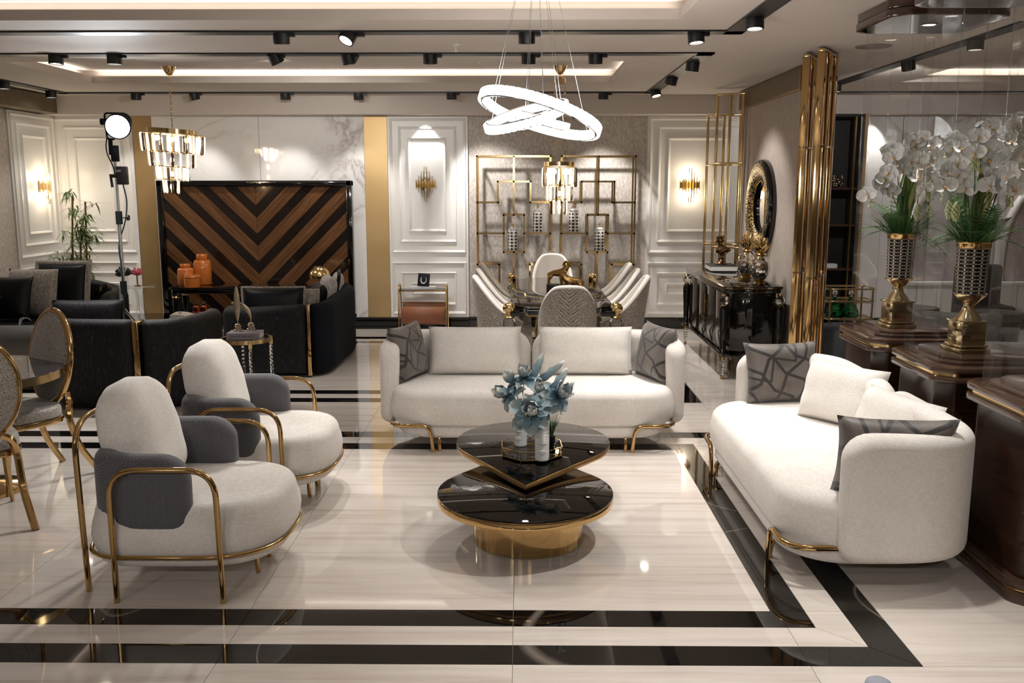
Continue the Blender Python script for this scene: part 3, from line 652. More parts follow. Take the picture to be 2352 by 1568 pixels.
# ================================================================== curved cream sofas
def shell_half(path, T_, z0, z1, r0=(.1, .1), r1=(.1, .1), n=10, lean=0):
    # path: centre line in plan; ends rounded with radii r0/r1 = (top, bottom)
    P = [V(p) for p in path]; L = [0]
    for a, b in zip(P, P[1:]): L.append(L[-1] + (b - a).length)
    tot = L[-1]; ss = [0]
    ks = [.0, .004, .012, .025, .045, .07, .1, .14, .19]
    st = sorted({round(x, 5) for x in ks} | {round(tot - x, 5) for x in ks} | {tot * i / 44 for i in range(4, 41)})
    st = [x for x in st if 0 <= x <= tot]
    def at(s_):
        i = max(k for k in range(len(L)) if L[k] <= s_ + 1e-9); i = min(i, len(P) - 2); t = (s_ - L[i]) / max(1e-9, L[i + 1] - L[i])
        return P[i].lerp(P[i + 1], t), (P[i + 1] - P[i]).normalized()
    rings = []
    for s_ in st:
        c, d = at(s_); c2, d2 = at(min(tot, s_ + .02)); d0 = at(max(0, s_ - .02))[1]; d = (d0 + d2).normalized(); nrm = V((-d.y, d.x, 0))
        zt, zb = z1, z0
        for dist, (rt_, rb_) in ((s_, r0), (tot - s_, r1)):
            if dist < rt_: zt = min(zt, z1 - rt_ + math.sqrt(max(0, rt_ ** 2 - (rt_ - dist) ** 2)))
            if dist < rb_: zb = max(zb, z0 + rb_ - math.sqrt(max(0, rb_ ** 2 - (rb_ - dist) ** 2)))
        k = 1.0
        e = min(s_, tot - s_)
        if e < T_ * .5: k = max(.02, math.sqrt(max(0, 1 - (1 - e / (T_ * .5)) ** 2)))
        ring = rrect(T_ * k, max(.02, zt - zb), T_ * .46 * k, n)
        rings.append([c + nrm * p[0] + V((0, 0, (zt + zb) / 2 + p[1])) + nrm * lean * ((zt + zb) / 2 + p[1] - z0) for p in ring])
    g = G(); nn = len(rings[0]); vs = [p for r in rings for p in r]
    fs = [(i * nn + k, i * nn + (k + 1) % nn, (i + 1) * nn + (k + 1) % nn, (i + 1) * nn + k) for i in range(len(rings) - 1) for k in range(nn)]
    fs += [tuple(range(nn - 1, -1, -1)), tuple((len(rings) - 1) * nn + k for k in range(nn))]
    return g.add(vs, fs)
def softblock(outline, z0, z1, rt_, rb_, n=6, bulge=0):
    # plan outline extruded with rounded top and bottom edges
    g = G(); cx = sum(p[0] for p in outline) / len(outline); cyy = sum(p[1] for p in outline) / len(outline); rows = []
    def inset(d):
        out = []; k = len(outline)
        for i in range(k):
            a, b = V(outline[i - 1]), V(outline[(i + 1) % k]); t = (b - a); t.normalize(); out.append((outline[i][0] - t.y * d, outline[i][1] + t.x * d))
        return out
    for k in range(n + 1):
        a = PI / 2 * k / n; rows.append((rb_ * (1 - math.sin(a)), z0 + rb_ * (1 - math.cos(a))))
    for k in range(1, 4):
        rows.append((-bulge * math.sin(PI * k / 4), z0 + rb_ + (z1 - rt_ - z0 - rb_) * k / 4))
    for k in range(n + 1):
        a = PI / 2 * k / n; rows.append((rt_ * (1 - math.cos(a)), z1 - rt_ + rt_ * math.sin(a)))
    m_ = len(outline); vs = []
    for d, z in rows: vs += [(p[0], p[1], z) for p in inset(d)]
    tops = []
    for k, f in enumerate((.7, .35, .0)):
        top = inset(rt_); tops = [(cx + (p[0] - cx) * f, cyy + (p[1] - cyy) * f, z1 + .006 * (1 - f)) for p in top]; vs += tops
    R = len(rows) + 3
    fs = [(i * m_ + k, i * m_ + (k + 1) % m_, (i + 1) * m_ + (k + 1) % m_, (i + 1) * m_ + k) for i in range(R - 1) for k in range(m_)]
    fs.append(tuple(range(m_ - 1, -1, -1))); return g.add(vs, fs), inset(rt_ * .55), z1 - rt_ * .1
sofa = thing('curved_sofa', 'long cream curved two-part sofa facing the viewer behind the black coffee table', 'sofa', (.085, 6.72, 0), 0)
pl = rrect(1.96, .80, .30, 10, 0, -.03)
g, sm, zz = softblock(pl, .088, .18, .02, .035); mk('plinth', g, m['linen'], sofa, ang=180)
sl = rrect(2.05, .86, .30, 12, 0, -.02)
g, sm, zz = softblock(sl, .178, .43, .075, .03, bulge=.012); st = mk('seat', g, m['linen'], sofa, ang=180)
mk('piping', G().tube([(p[0], p[1], zz - .018) for p in sm], .0028, 5, True), m['linen2'], st, ang=180)
for sg in (1, -1):
    c = fillet([(1.035 * sg, -.235, 0), (1.035 * sg, .385, 0), (.004 * sg, .385, 0)], [0, .36, 0], 12)
    g = shell_half(c, .145, .135, .745, (.13, .10), (.17, .03)); mk('back_shell', g, m['linen'], sofa, ang=180)
    leg = fillet([(1.005 * sg, -.02, .188), (1.005 * sg, -.455, .188), (.72 * sg, -.455, .188), (.70 * sg, -.455, 0)], [0, .2, .07, 0], 7)
    mk('leg', G().tube(leg, .0145, 10), m['gold'], sofa, ang=60)
    leg = fillet([(.66 * sg, -.2, .10), (.66 * sg, -.43, .10), (.655 * sg, -.435, 0)], [0, .06, 0], 6); mk('leg', G().tube(leg, .0145, 10), m['gold'], sofa, ang=60)
    mk('leg', G().tube([(.7 * sg, .33, .12), (.7 * sg, .34, 0)], .0145, 10), m['gold'], sofa, ang=60)
sofa2 = dup(sofa, (1.695, 5.08, 0), -PI / 2, 'long cream curved sofa at right, seen from its arm end beside the brown pedestals')
cushion('white_cushion', 'long white back cushion in the left half of the sofa facing the viewer', (-.35, 6.87, .43), 0, D(14), .71, .37, .17, m['linen'], 'white back cushions', pinch=.03, wr=.006, seed=1)
cushion('white_cushion', 'long white back cushion in the right half of the sofa facing the viewer', (.495, 6.87, .43), 0, D(14), .71, .37, .17, m['linen'], 'white back cushions', pinch=.03, wr=.006, seed=2)
cushion('patterned_cushion', 'taupe line-patterned cushion leaning in the left corner of the facing sofa', (-.80, 6.74, .425), D(70), D(12), .46, .42, .16, m['taupe'], 'taupe cushions', pinch=.08, seed=3)
cushion('patterned_cushion', 'taupe line-patterned cushion leaning in the right corner of the facing sofa', (.965, 6.74, .425), D(-70), D(12), .46, .42, .16, m['taupe'], 'taupe cushions', pinch=.08, seed=4)
cushion('patterned_cushion', 'square taupe line-patterned cushion at the far end of the right sofa', (1.75, 5.99, .425), D(10), D(14), .52, .41, .16, m['taupe'], 'taupe cushions', pinch=.08, seed=5)
cushion('white_cushion', 'plump white cushion against the back of the right sofa, farther one', (1.90, 5.42, .43), D(-54), D(18), .55, .37, .19, m['linen'], 'white back cushions', pinch=.04, wr=.006, seed=6)
cushion('white_cushion', 'white cushion against the back of the right sofa, nearer one', (1.95, 4.78, .43), D(-74), D(20), .60, .34, .19, m['linen'], 'white back cushions', pinch=.04, wr=.006, seed=7)
cushion('patterned_cushion', 'taupe line-patterned cushion behind the near arm of the right sofa', (1.735, 4.17, .425), D(172), D(10), .54, .39, .16, m['taupe'], 'taupe cushions', pinch=.08, seed=8)

# ================================================================== grey and cream armchairs with gold tube frames
arm = thing('tube_armchair', 'cream armchair with grey wrap back and gold tube frame, nearer of the pair', 'armchair', (-1.58, 4.305, 0), 0, 'tube frame armchairs')
def dplan(b, x0, x1, hw, n=14):
    pts = [(x0 + b - b * math.cos(a), -hw + b - b * math.sin(a)) for a in [PI / 2 * k / 6 for k in range(7)]]      # back-left corner to left side
    cx = .05
    pts += [(cx + (x1 - cx) * abs(math.cos(a)) ** .72, hw * math.copysign(abs(math.sin(a)) ** .72, math.sin(a))) for a in [-PI / 2 + PI * k / (2 * n) for k in range(2 * n + 1)]]
    pts += [(x0 + b - b * math.cos(a), hw - b + b * math.sin(a)) for a in [PI / 2 * (6 - k) / 6 for k in range(7)]]
    return pts
dp = dplan(.2, -.40, .46, .395)
g, sm, zz = softblock(dp, .14, .43, .07, .05, bulge=.02); s_ = mk('seat', g, m['linen2'], arm, ang=180)
mk('piping', G().tube([(p[0], p[1], zz - .02) for p in sm], .0025, 5, True), m['linen'], s_, ang=180)
c = fillet([(.10, -.345, 0), (-.335, -.345, 0), (-.335, .345, 0), (.10, .345, 0)], [0, .24, .24, 0], 9)
mk('wrap_back', shell_half(c, .125, .30, .665, (.13, .09), (.13, .09)), m['greyw'], arm, ang=180)
for sg in (-1, 1):
    mk('arm_tube', G().tube(fillet([(-.235, .43 * sg, 0), (-.235, .43 * sg, .618), (.235, .43 * sg, .618), (.245, .43 * sg, 0)], [0, .13, .13, 0], 8), .0135, 10), m['gold'], arm, ang=60)
mk('back_hoop', G().tube(fillet([(-.415, -.315, 0), (-.43, -.315, .80), (-.43, .315, .80), (-.415, .315, 0)], [0, .16, .16, 0], 8), .0135, 10), m['gold'], arm, ang=60)
rl = dplan(.2, -.415, .472, .415); mk('seat_rail', G().tube([(p[0], p[1], .205) for p in rl], .011, 8, True), m['gold'], arm, ang=60)
for y_ in (-.1, .1): mk('leg', G().tube([(.30, y_, .15), (.31, y_, 0)], .012, 8), m['gold'], arm, ang=60)
g = pillow(.60, .56, .25, pinch=.0, n=30, p=.36, wr=.005, seed=9)
for i, v in enumerate(g.v):                                    # tombstone outline: rounded shoulders
    U, W_ = v.x / .30, max(-.35, (v.z - .28) / .28); k_ = min(1, max(0, W_ + .35) / .6); k_ = k_ * k_ * (3 - 2 * k_)
    x = .30 * U * math.sqrt(1 - .47 * W_ * W_ * k_ * (1 if W_ > 0 else .3)); z = v.z - (.28 * W_ * (1 - math.sqrt(1 - .47 * U * U * k_)) if W_ > 0 else 0); g.v[i] = V((x, v.y, z))
Mc = T(-.19, 0, .415) @ RZ(PI / 2) @ RX(D(-14)) @ SC(.88, 1, .97); g.v = [Mc @ v for v in g.v]
o = mk('back_cushion', g, m['linen'], arm, ang=180); weld(o)
dup(arm, (-1.58, 5.41, 0), 0, 'cream armchair with grey wrap back and gold tube frame, farther of the pair')

# ================================================================== swivel coffee table
ct = thing('coffee_table', 'low black glass two-tier coffee table on a gold drum', 'coffee table', (.04, 4.66, 0))
def teardrop(cx, cyy, r, dist, ang, n=40):
    ha = math.acos(r / dist); pts = []
    for k in range(n + 1):
        a = ang + ha + (2 * PI - 2 * ha) * k / n; pts.append((cx + r * math.cos(a), cyy + r * math.sin(a)))
    pts.append((cx + dist * math.cos(ang), cyy + dist * math.sin(ang))); return pts
mk('drum', G().lathe([(.285, 0), (.29, .004), (.29, .212), (.285, .216)], n=64), m['gold'], ct, ang=50)
lo = teardrop(-.015, -.01, .463, .80, PI / 2)
mk('rim', G().prism(lo, .216, .258, .004), m['gold'], ct, ang=50); mk('lower_top', G().prism([(p[0] * .997 - .000, p[1] * .997) for p in lo], .2585, .266, .001), m['dglass'], ct, ang=30)
up = teardrop(.037, .79, .468, .84, -PI / 2 - .058)
mk('pivot', G().lathe([(.06, .266), (.06, .278)], (.02, .35, 0), 24), m['gold'], ct, ang=50)
mk('rim', G().prism(up, .277, .309, .003), m['goldd'], ct, ang=50); mk('upper_top', G().prism([(.037 + (p[0] - .037) * .996, .79 + (p[1] - .79) * .996) for p in up], .3092, .316, .001), m['dglass'], ct, ang=30)
ZTOP = .316
# octagonal wire tray
tc = PZ(1221, 1035, ZTOP + .02); tray = thing('wire_tray', 'octagonal gold wire tray with chain swags on the black table', 'tray', (tc.x, tc.y, ZTOP))
oc = [(.185 * math.cos(a), .185 * math.sin(a)) for a in [PI / 8 + .05 + k * PI / 4 for k in range(8)]]
mk('tray_base', G().prism(oc, .012, .017), m['dglass'], tray, ang=0)
for z, nm in ((.013, 'lower_rim'), (.062, 'upper_rim')): mk(nm, G().tube([(x, y, z) for x, y in oc], .0028, 6, True), m['goldb'], tray, ang=50)
for k, (x, y) in enumerate(oc):
    mk('post', G().tube([(x, y, 0), (x, y, .062)], .0024, 6), m['goldb'], tray, ang=50); x2, y2 = oc[(k + 1) % 8]
    for dp_ in (.028, .044): mk('chain_swag', G().tube([(x + (x2 - x) * t, y + (y2 - y) * t, .061 - dp_ * (1 - (2 * t - 1) ** 2)) for t in [i / 10 for i in range(11)]], .0013, 4), m['goldb'], tray, ang=50)
# white face vases
def face_vase(px, py, h, r, rz, lab):
    c = PZ(px, py, ZTOP + .018); t = thing('face_vase', lab, 'vase', (c.x, c.y, ZTOP + .018), rz, 'white face vases')
    g = G(); n = 40
    prof = [(.9, 0), (1, .01), (1, .03), (1, .25), (1, .5), (1, .75), (1, .97), (.96, 1.0), (.9, .99), (.88, .6), (.85, .3)]
    zs = sorted({k / 40 for k in range(41)})
    def fn(u, v):
        a = 2 * PI * u; rr = r * (.93 + .07 * min(1, v / .02)); z = v * h; d = ((a - PI * 1.5 + PI) % (2 * PI)) - PI   # the face looks along -Y
        x = d * r; e = 0
        nose = math.exp(-(x / (.010 + .006 * max(0, min(1, (.68 - v) / .3)))) ** 2) * (1 if .42 < v < .80 else 0) * (.5 + .5 * min(1, (.80 - v) / .3)); e += .014 * nose
        for vz, sg in ((.245, 1), (.20, 1)): e += .006 * math.exp(-(x / .022) ** 2 * 1.2 - ((v - vz + .02 * (x / .025) ** 2 * (1 if vz > .22 else -.6)) / .016) ** 2)
        e -= .004 * math.exp(-(x / .028) ** 2 - ((v - .222) / .008) ** 2)
        for s2 in (-1, 1): e += .005 * math.exp(-((x - s2 * .03) / .018) ** 2 - ((v - .70) / .014) ** 2) + .004 * math.exp(-((x - s2 * .028) / .014) ** 2 - ((v - .62) / .018) ** 2)
        for vb in (.86, .90, .94): e += .0025 * math.exp(-((v - vb) / .008) ** 2)
        rr += e; return V((rr * math.cos(a), rr * math.sin(a), z))
    g.grid(fn, 72, 60, cu=True); mk('vase_body', g, m['porcelain'], t, ang=180)
    mk('vase_inside', G().lathe([(r * .99, h), (r * .88, h - .002), (r * .86, h * .5), (1e-4, h * .48)], n=32).lathe([(1e-4, 0), (r * .93, 0)], n=32), m['porcelain'], t, ang=60)
    return t
face_vase(1196, 1022, .215, .037, D(-28), 'white face vase standing farther back in the wire tray')
face_vase(1245, 1055, .235, .040, D(4), 'white face vase with nose and lips nearest in the wire tray')
# blue flowers
def petal_mesh(L, W, curl, ruffle, n=9, seed=0, jag=.10, pw=.6):
    rnd = random.Random(seed); ph = rnd.uniform(0, 6); g = G()
    def fn(u, v):
        s_ = u * 2 - 1; wv = (max(0, math.sin(PI * min(1, v ** .8 * .97 + .03))) ** pw) * W / 2; wv = max(wv, .06 * W)
        edge = abs(s_) ** 3 * ruffle * math.sin(17 * v + ph + s_ * 3)
        a = curl * v; r_ = L / max(.05, abs(curl)) if abs(curl) > .05 else None
        yy = (L * v) if r_ is None else r_ * math.sin(a); zz = 0 if r_ is None else r_ * (1 - math.cos(a)) * (1 if curl > 0 else 1) * math.copysign(1, curl)
        return V((s_ * wv * (1 + jag * math.sin(23 * v + ph)), yy, zz + edge + .18 * W * s_ * s_))
    g.grid(fn, 7, n); return g
def flower(par, name, c, face, R, npet, rows, mat, seed=0, centre=None, width=.62, curl=.9, ruffle=.006):
    rnd = random.Random(seed); q = V(face).to_track_quat('Z', 'Y').to_matrix().to_4x4(); B = Matrix.Translation(c) @ q
    out = []
    for row in range(rows):
        for k in range(npet):
            a = 2 * PI * (k + row * .5) / npet + rnd.uniform(-.12, .12); L = R * (1 - .22 * row) * rnd.uniform(.88, 1.08); el = D(12 + 30 * row + rnd.uniform(-8, 8))
            g = petal_mesh(L, L * width, curl * rnd.uniform(.6, 1.2) * (1 if row else -.5), ruffle, seed=rnd.random()); M_ = B @ RZ(a) @ RX(el) @ T(0, .004, 0)
            g.v = [M_ @ v for v in g.v]; o = mk(name, g, mat, par, world=True, ang=180); uvset(o, lambda co, L=L, cc=(V(c) - wl(par)): (.5, min(1, (co - cc).length / (L * 1.02)))); out.append(o)
    if centre:
        g = G()
        for k in range(26):
            a = k * 2.4; r_ = R * .2 * math.sqrt(k / 26); g.ball((r_ * math.cos(a), r_ * math.sin(a), R * .10 + R * .10 * (1 - k / 26)), R * .055, 8)
        g.v = [B @ v for v in g.v]; mk('flower_heart', g, centre, par, world=True, ang=180)
def bouquet(name, lab, vase_top, items, leaves, group=None):
    t = thing(name, lab, 'flowers', vase_top, 0, group)
    for i, (px, py, Y, face, R, npet, rows, ce_) in enumerate(items):
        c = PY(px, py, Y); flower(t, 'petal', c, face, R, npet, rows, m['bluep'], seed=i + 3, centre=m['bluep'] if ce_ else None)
        mid = (c + V(vase_top)) / 2 + V((0, 0, .01)); mk('stem', G().tube(fillet([V(vase_top) - V((0, 0, .08)), mid, c], .05, 4), .003, 5), m['stalk'], t, world=True, ang=60)
    for i, (a, b, Y, W, cur) in enumerate(leaves):
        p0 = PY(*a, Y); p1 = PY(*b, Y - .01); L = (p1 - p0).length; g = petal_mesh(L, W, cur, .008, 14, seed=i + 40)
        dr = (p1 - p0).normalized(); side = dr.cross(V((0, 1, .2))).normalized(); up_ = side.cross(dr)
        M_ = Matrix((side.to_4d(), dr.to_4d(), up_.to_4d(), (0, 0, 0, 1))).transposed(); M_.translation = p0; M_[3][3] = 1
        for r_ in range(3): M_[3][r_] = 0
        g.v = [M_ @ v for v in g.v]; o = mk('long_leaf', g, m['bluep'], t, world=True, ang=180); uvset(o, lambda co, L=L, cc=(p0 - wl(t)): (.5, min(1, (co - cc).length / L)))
    return t
v1 = PZ(1196, 1022, ZTOP + .018); v2 = PZ(1245, 1055, ZTOP + .018)
bouquet('blue_bouquet', 'dusty blue artificial magnolias in the farther face vase', (v1.x, v1.y, ZTOP + .23),
        [(1168, 905, v1.y - .02, (-.7, -.45, .3), .12, 6, 2, True), (1205, 868, v1.y, (-.1, -.2, 1), .115, 6, 3, False), (1180, 880, v1.y + .03, (-.6, .1, .8), .115, 5, 2, False)],
        [((1216, 880), (1252, 812), v1.y + .02, .05, .5), ((1230, 880), (1305, 835), v1.y + .03, .05, .6), ((1205, 880), (1198, 838), v1.y + .04, .05, .4)])
bouquet('blue_bouquet', 'dusty blue artificial peony and spiky blooms in the nearer face vase', (v2.x, v2.y, ZTOP + .25),
        [(1222, 945, v2.y - .10, (-.1, -.9, .35), .15, 7, 3, True), (1282, 908, v2.y - .02, (.55, -.5, .5), .125, 9, 2, False), (1240, 905, v2.y + .02, (0, -.2, 1), .09, 6, 2, False)],
        [((1265, 900), (1310, 848), v2.y, .05, .7), ((1280, 915), (1325, 880), v2.y, .04, .6), ((1262, 950), (1298, 905), v2.y - .04, .04, -.4), ((1195, 985), (1188, 1008), v2.y - .1, .06, -.6), ((1218, 975), (1215, 1000), v2.y - .11, .05, -.6), ((1240, 965), (1246, 995), v2.y - .11, .05, -.5)])
# small grassy plant behind the near vase
gp = PZ(1262, 1032, ZTOP + .018); t = thing('grass_plant', 'small tuft of green grass in a dark pot behind the nearer face vase', 'plant', (gp.x + .01, gp.y + .05, ZTOP + .018))
mk('pot', G().lathe([(.018, 0), (.026, .03), (.026, .07), (.02, .072)], n=16), m['navyc'], t)
rnd = random.Random(5); g = G()
for k in range(40):
    a = rnd.uniform(0, 6.28); l = rnd.uniform(.08, .14); s2 = rnd.uniform(.02, .05); p0 = V((.01 * math.cos(a), .01 * math.sin(a), .07)); p1 = p0 + V((s2 * .4 * math.cos(a), s2 * .4 * math.sin(a), l * .6)); p2 = p0 + V((s2 * math.cos(a), s2 * math.sin(a), l))
    g.tube([p0, p1, p2], [.002, .0016, .0004], 3)
mk('grass', g, m['fern'], t, ang=60, kind='stuff')
# ================================================================== chevron wood wall, console, jars
t = thing('chevron_panel', 'tall black framed wall panel of walnut and dark planks in a V pattern', 'wall panel', (-3.40, 11.9, 0))
X0, X1, Z0, Z1 = -4.64, -2.15, .155, 1.915; XC = -3.385; yf = 11.86
g = G()
for (a, b, c, d) in ((X0, X0 + .075, Z0, Z1), (X1 - .075, X1, Z0, Z1), (X0, X1, Z1 - .075, Z1), (X0, X1, Z0, Z0 + .06)): g.box(a, b, yf - .045, 11.95, c, d, .012)
mk('frame', g, m['lacquer'], t, world=True, ang=30)
mk('backing', G().box(X0 + .05, X1 - .05, 11.92, 11.945, Z0 + .03, Z1 - .05), m['matteblack'], t, world=True, ang=0)
u0 = -.56; k = 0
while u0 < 3.6:
    for wdt, dark in ((.205, False), (.155, True)):
        for sg in (-1, 1):     # the V: z = tip + |x - XC|
            a, b = u0 + .0015, u0 + wdt - .0015; L = 2.0
            q = [(XC, a), (XC + sg * L, a + L), (XC + sg * L, b + L), (XC, b)]
            if sg < 0: q = q[::-1]
            lo_, hi_ = (XC + .001, X1 - .07) if sg > 0 else (X0 + .07, XC - .001)
            for ax, val, kl in ((0, lo_, False), (0, hi_, True), (1, Z0 + .055, False), (1, Z1 - .07, True)):
                q = clip(q, ax, val, kl)
                if len(q) < 3: break
            if len(q) < 3: continue
            gg = G(); n = len(q); d = .0 if not dark else .002
            gg.add([(p[0], yf + d, p[1]) for p in q] + [(p[0], 11.93, p[1]) for p in q], [tuple(range(n)), tuple(range(2 * n - 1, n - 1, -1))] + [(i, n + i, n + (i + 1) % n, (i + 1) % n) for i in range(n)])
            mk('dark_plank' if dark else 'walnut_plank', gg, m[('d' if dark else 'w') + ('r' if sg > 0 else 'l')], t, world=True, ang=0)
        u0 += wdt
zc = .625; cx0 = PXZ(385, 11.15, zc).x
t = thing('console_table', 'long glossy black console table below the chevron panel', 'console', ((cx0 - 2.4) / 2, 11.38, 0)); hw = (-2.4 - cx0) / 2
mk('top', G().prism(rrect(2 * hw, .46, .05, 5), zc - .03, zc, .008), m['lacquer'], t, ang=40)
mk('apron', G().box(-hw + .06, hw - .06, -.19, .19, zc - .085, zc - .03, .01), m['lacquer'], t, ang=40)
for sx in (-1, 1):
    for sy in (-1, 1):
        l = mk('leg', G().lathe([(.02, 0), (.025, .02), (.032, .3), (.045, .45), (.04, .5), (.05, .52), (.05, zc - .03)], (sx * (hw - .07), sy * .16, 0), 16), m['lacquer'], t, ang=50)
        mk('gold_ring', G().lathe([(.046, .49), (.052, .5), (.046, .51)], (sx * (hw - .07), sy * .16, 0), 16), m['gold'], l, ang=50)
mk('cross_brace', G().tube([(hw * .25, -.1, .1), (hw * .55, -.1, zc - .09)], .012, 6).tube([(hw * .55, -.12, .1), (hw * .25, -.12, zc - .09)], .012, 6), m['goldd'], t, ang=50)
def jar(name, lab, px, py, H_, R_, Y=None):
    c = PZ(px, py, zc); tt = thing(name, lab, 'jar', (c.x, c.y, zc), 0, 'orange jars'); h = H_ * .8
    mk('body', G().lathe([(R_ * .93, 0), (R_, .01), (R_ * 1.02, h * .5), (R_ * .98, h * .9), (R_ * .86, h), (R_ * .55, h + .004)], n=28), m['orange'], tt, ang=60)
    mk('lid', G().lathe([(R_ * .60, h + .004), (R_ * .64, h + .01), (R_ * .64, H_ - .015), (R_ * .56, H_), (1e-4, H_)], n=28), m['orange'], tt, ang=60)
jar('orange_jar', 'tall orange glazed lidded jar on the black console', 467, 653, .385, .108); jar('orange_jar', 'medium orange glazed lidded jar on the console, leftmost', 428, 655, .27, .098)
c = PZ(443, 659, zc); tt = thing('orange_jar', 'small squat orange jar in front of the two taller ones', 'jar', (c.x, c.y, zc), 0, 'orange jars')
mk('body', G().lathe([(.095, 0), (.1, .01), (.1, .11), (.09, .115)], n=28), m['orange'], tt, ang=60); mk('lid', G().lathe([(.092, .117), (.1, .122), (.09, .15), (1e-4, .158)], n=28), m['orange'], tt, ang=60)
c = PXZ(735, 11.35, zc); tt = thing('dome_lamp', 'rounded shiny gold lamp shade behind the dark loveseat', 'lamp', (c.x, 11.35, zc))
mk('base', G().lathe([(.07, 0), (.07, .015), (.015, .03), (.015, .12)], n=20), m['goldb'], tt); mk('shade', G().lathe([(.13, .1), (.135, .13), (.12, .19), (.07, .24), (1e-4, .25)], n=28), m['goldb'], tt, ang=60)

# ================================================================== magazine rack table
ra = PXZ(918, 11.62, .6); rb = PXZ(1026, 11.62, .6); xa, xb = ra.x, rb.x; t = thing('magazine_rack', 'gold side table with brown leather magazine sling by the white panel', 'side table', ((xa + xb) / 2, 11.62, 0)); hw = (xb - xa) / 2
for sx in (-1, 1): mk('side_frame', G().tube(fillet([(sx * hw, -.17, 0), (sx * hw, -.07, .62), (sx * hw, .07, .62), (sx * hw, .17, 0)], [0, .06, .06, 0], 6), .011, 8), m['goldb'], t, ang=60)
mk('glass_top', G().box(-hw + .012, hw - .012, -.085, .085, .545, .555), m['dglass'], t, ang=0); mk('rail', G().box(-hw, hw, -.1, -.086, .535, .553).box(-hw, hw, .086, .1, .535, .553), m['goldb'], t, ang=0)
g = G(); pr = [(-.125, .34), (-.14, .2), (-.10, .12), (.10, .12), (.14, .2), (.125, .37)]; pr = [(p.x, p.y) for p in fillet([(a, b, 0) for a, b in pr], .05, 4)]
vs = []; 
for (y, z) in pr: vs += [(-hw + .02, y, z), (hw - .02, y, z)]
g.add(vs, [(2 * i, 2 * i + 1, 2 * i + 3, 2 * i + 2) for i in range(len(pr) - 1)]); o = mk('leather_sling', g, m['tan'], t, ang=50); o.modifiers.new('thick', 'SOLIDIFY').thickness = .008
mk('rail', G().tube([(-hw, -.127, .34), (hw, -.127, .34)], .006, 6).tube([(-hw, .127, .37), (hw, .127, .37)], .006, 6), m['goldb'], t, ang=50)
def book(name, lab, loc, rz, w, d, h, cov, group=None, text=None, pages=None):
    tt = thing(name, lab, 'book', loc, rz, group)
    mk('cover', G().box(-w / 2, w / 2, -d / 2, d / 2, 0, .004).box(-w / 2, w / 2, -d / 2, d / 2, h - .004, h).box(-w / 2, w / 2, -d / 2, -d / 2 + .004, .004, h - .004), cov, tt, ang=0)
    mk('pages', G().box(-w / 2 + .004, w / 2 - .004, -d / 2 + .005, d / 2 - .005, .0042, h - .0042), m['paperw'], tt, ang=0)
    return tt
c = PZ(973, 663, .557); book('coffee_book', 'white book lying flat on the magazine rack table', (c.x, 11.62, .557), D(4), .31, .15, .032, m['whitec'])
c = PXZ(972, 11.62, .59); t = thing('photo_frame', 'small black tilted frame with a white horseshoe mark standing on the white book', 'frame', (c.x, 11.62, .589), D(-6)); Mf = RX(D(-10)) @ RY(D(4))
mk('frame_border', G().box(-.075, .075, -.012, .012, 0, .165, .004, M=Mf), m['blackc'], t, ang=30)
mk('picture', G().tube([(Mf @ V((.035 * math.sin(a), -.0135, .085 - .045 * math.cos(a)))) for a in [D(-130) + D(26) * k for k in range(11)]], [.004 + .004 * math.sin(PI * k / 10) for k in range(11)], 6, flat=.3), m['inkw'], t, ang=50)

# ================================================================== gold etagere racks with diamond jars
def E(u, v, y): return PXZ(1080 + u / 5.6, y, PY(1180, 340 + v / 5.6, y).z)
YF, YR = 11.60, 11.86
zs = lambda v: PY(1180, 340 + v / 5.6, YF).z
xu = lambda u: PY(1080 + u / 5.6, 470, YF).x
def etagere(lab, mir):
    xm = (xu(80) + xu(1030)) / 2; X = lambda u: (xu(u) if not mir else xu(1175) + xu(1030) - xu(u) + 0.0 + (xu(2145) - xu(1175) - xu(1030) + xu(90)) * 0)
    t = thing('gold_etagere', lab, 'shelf rack', (X(565), (YF + YR) / 2, 0))
    fl_ = .0; b = .011
    paths = [[(90, 105), (1030, 105)], [(90, 105), (90, None)], [(1030, 105), (1030, None)], [(560, 110), (560, 860)], [(90, 700), (355, 700), (355, 430), (775, 430), (775, 697), (1030, 697)],
             [(430, 860), (695, 860), (695, 1338), (430, 1338), (430, 860)], [(90, 1097), (430, 1097)], [(695, 1097), (1030, 1097)], [(562, 1338), (562, None)], [(90, 1495), (372, 1495), (372, None)], [(1030, 1495), (770, 1495), (770, None)], [(90, None), (1030, None)]]
    W = lambda p: (X(p[0]), zs(p[1]) if p[1] else .02)
    for y, nm in ((YF, 'front_frame'), (YR, 'rear_frame')):
        g = G()
        for pth in paths:
            for p, q in zip(pth, pth[1:]):
                a, c = W(p), W(q); g.box(min(a[0], c[0]) - b, max(a[0], c[0]) + b, y - b, y + b, max(0, min(a[1], c[1]) - b), max(a[1], c[1]) + b)
        mk(nm, g, m['goldb'], t, world=True, ang=0)
    g = G()
    for p in ((90, 105), (1030, 105), (355, 430), (775, 430), (430, 860), (695, 860), (430, 1338), (695, 1338), (90, 1097), (1030, 1097), (90, 700), (1030, 697), (372, 1495), (770, 1495), (90, None), (1030, None)):
        a = W(p); g.box(a[0] - b * .8, a[0] + b * .8, YF, YR, max(0.002, a[1] - b * .8), a[1] + b * .8)
    mk('cross_bars', g, m['goldb'], t, world=True, ang=0)
    for (u0_, u1_, v) in ((430, 695, 1338), (695, 1030, 1097), (90, 430, 1097)):
        a, c = X(u0_), X(u1_); a, c = min(a, c), max(a, c); mk('glass_shelf', G().box(a + .012, c - .012, YF + .005, YR - .005, zs(v) + .004, zs(v) + .011), m['clear'], t, world=True, ang=0)
    return X
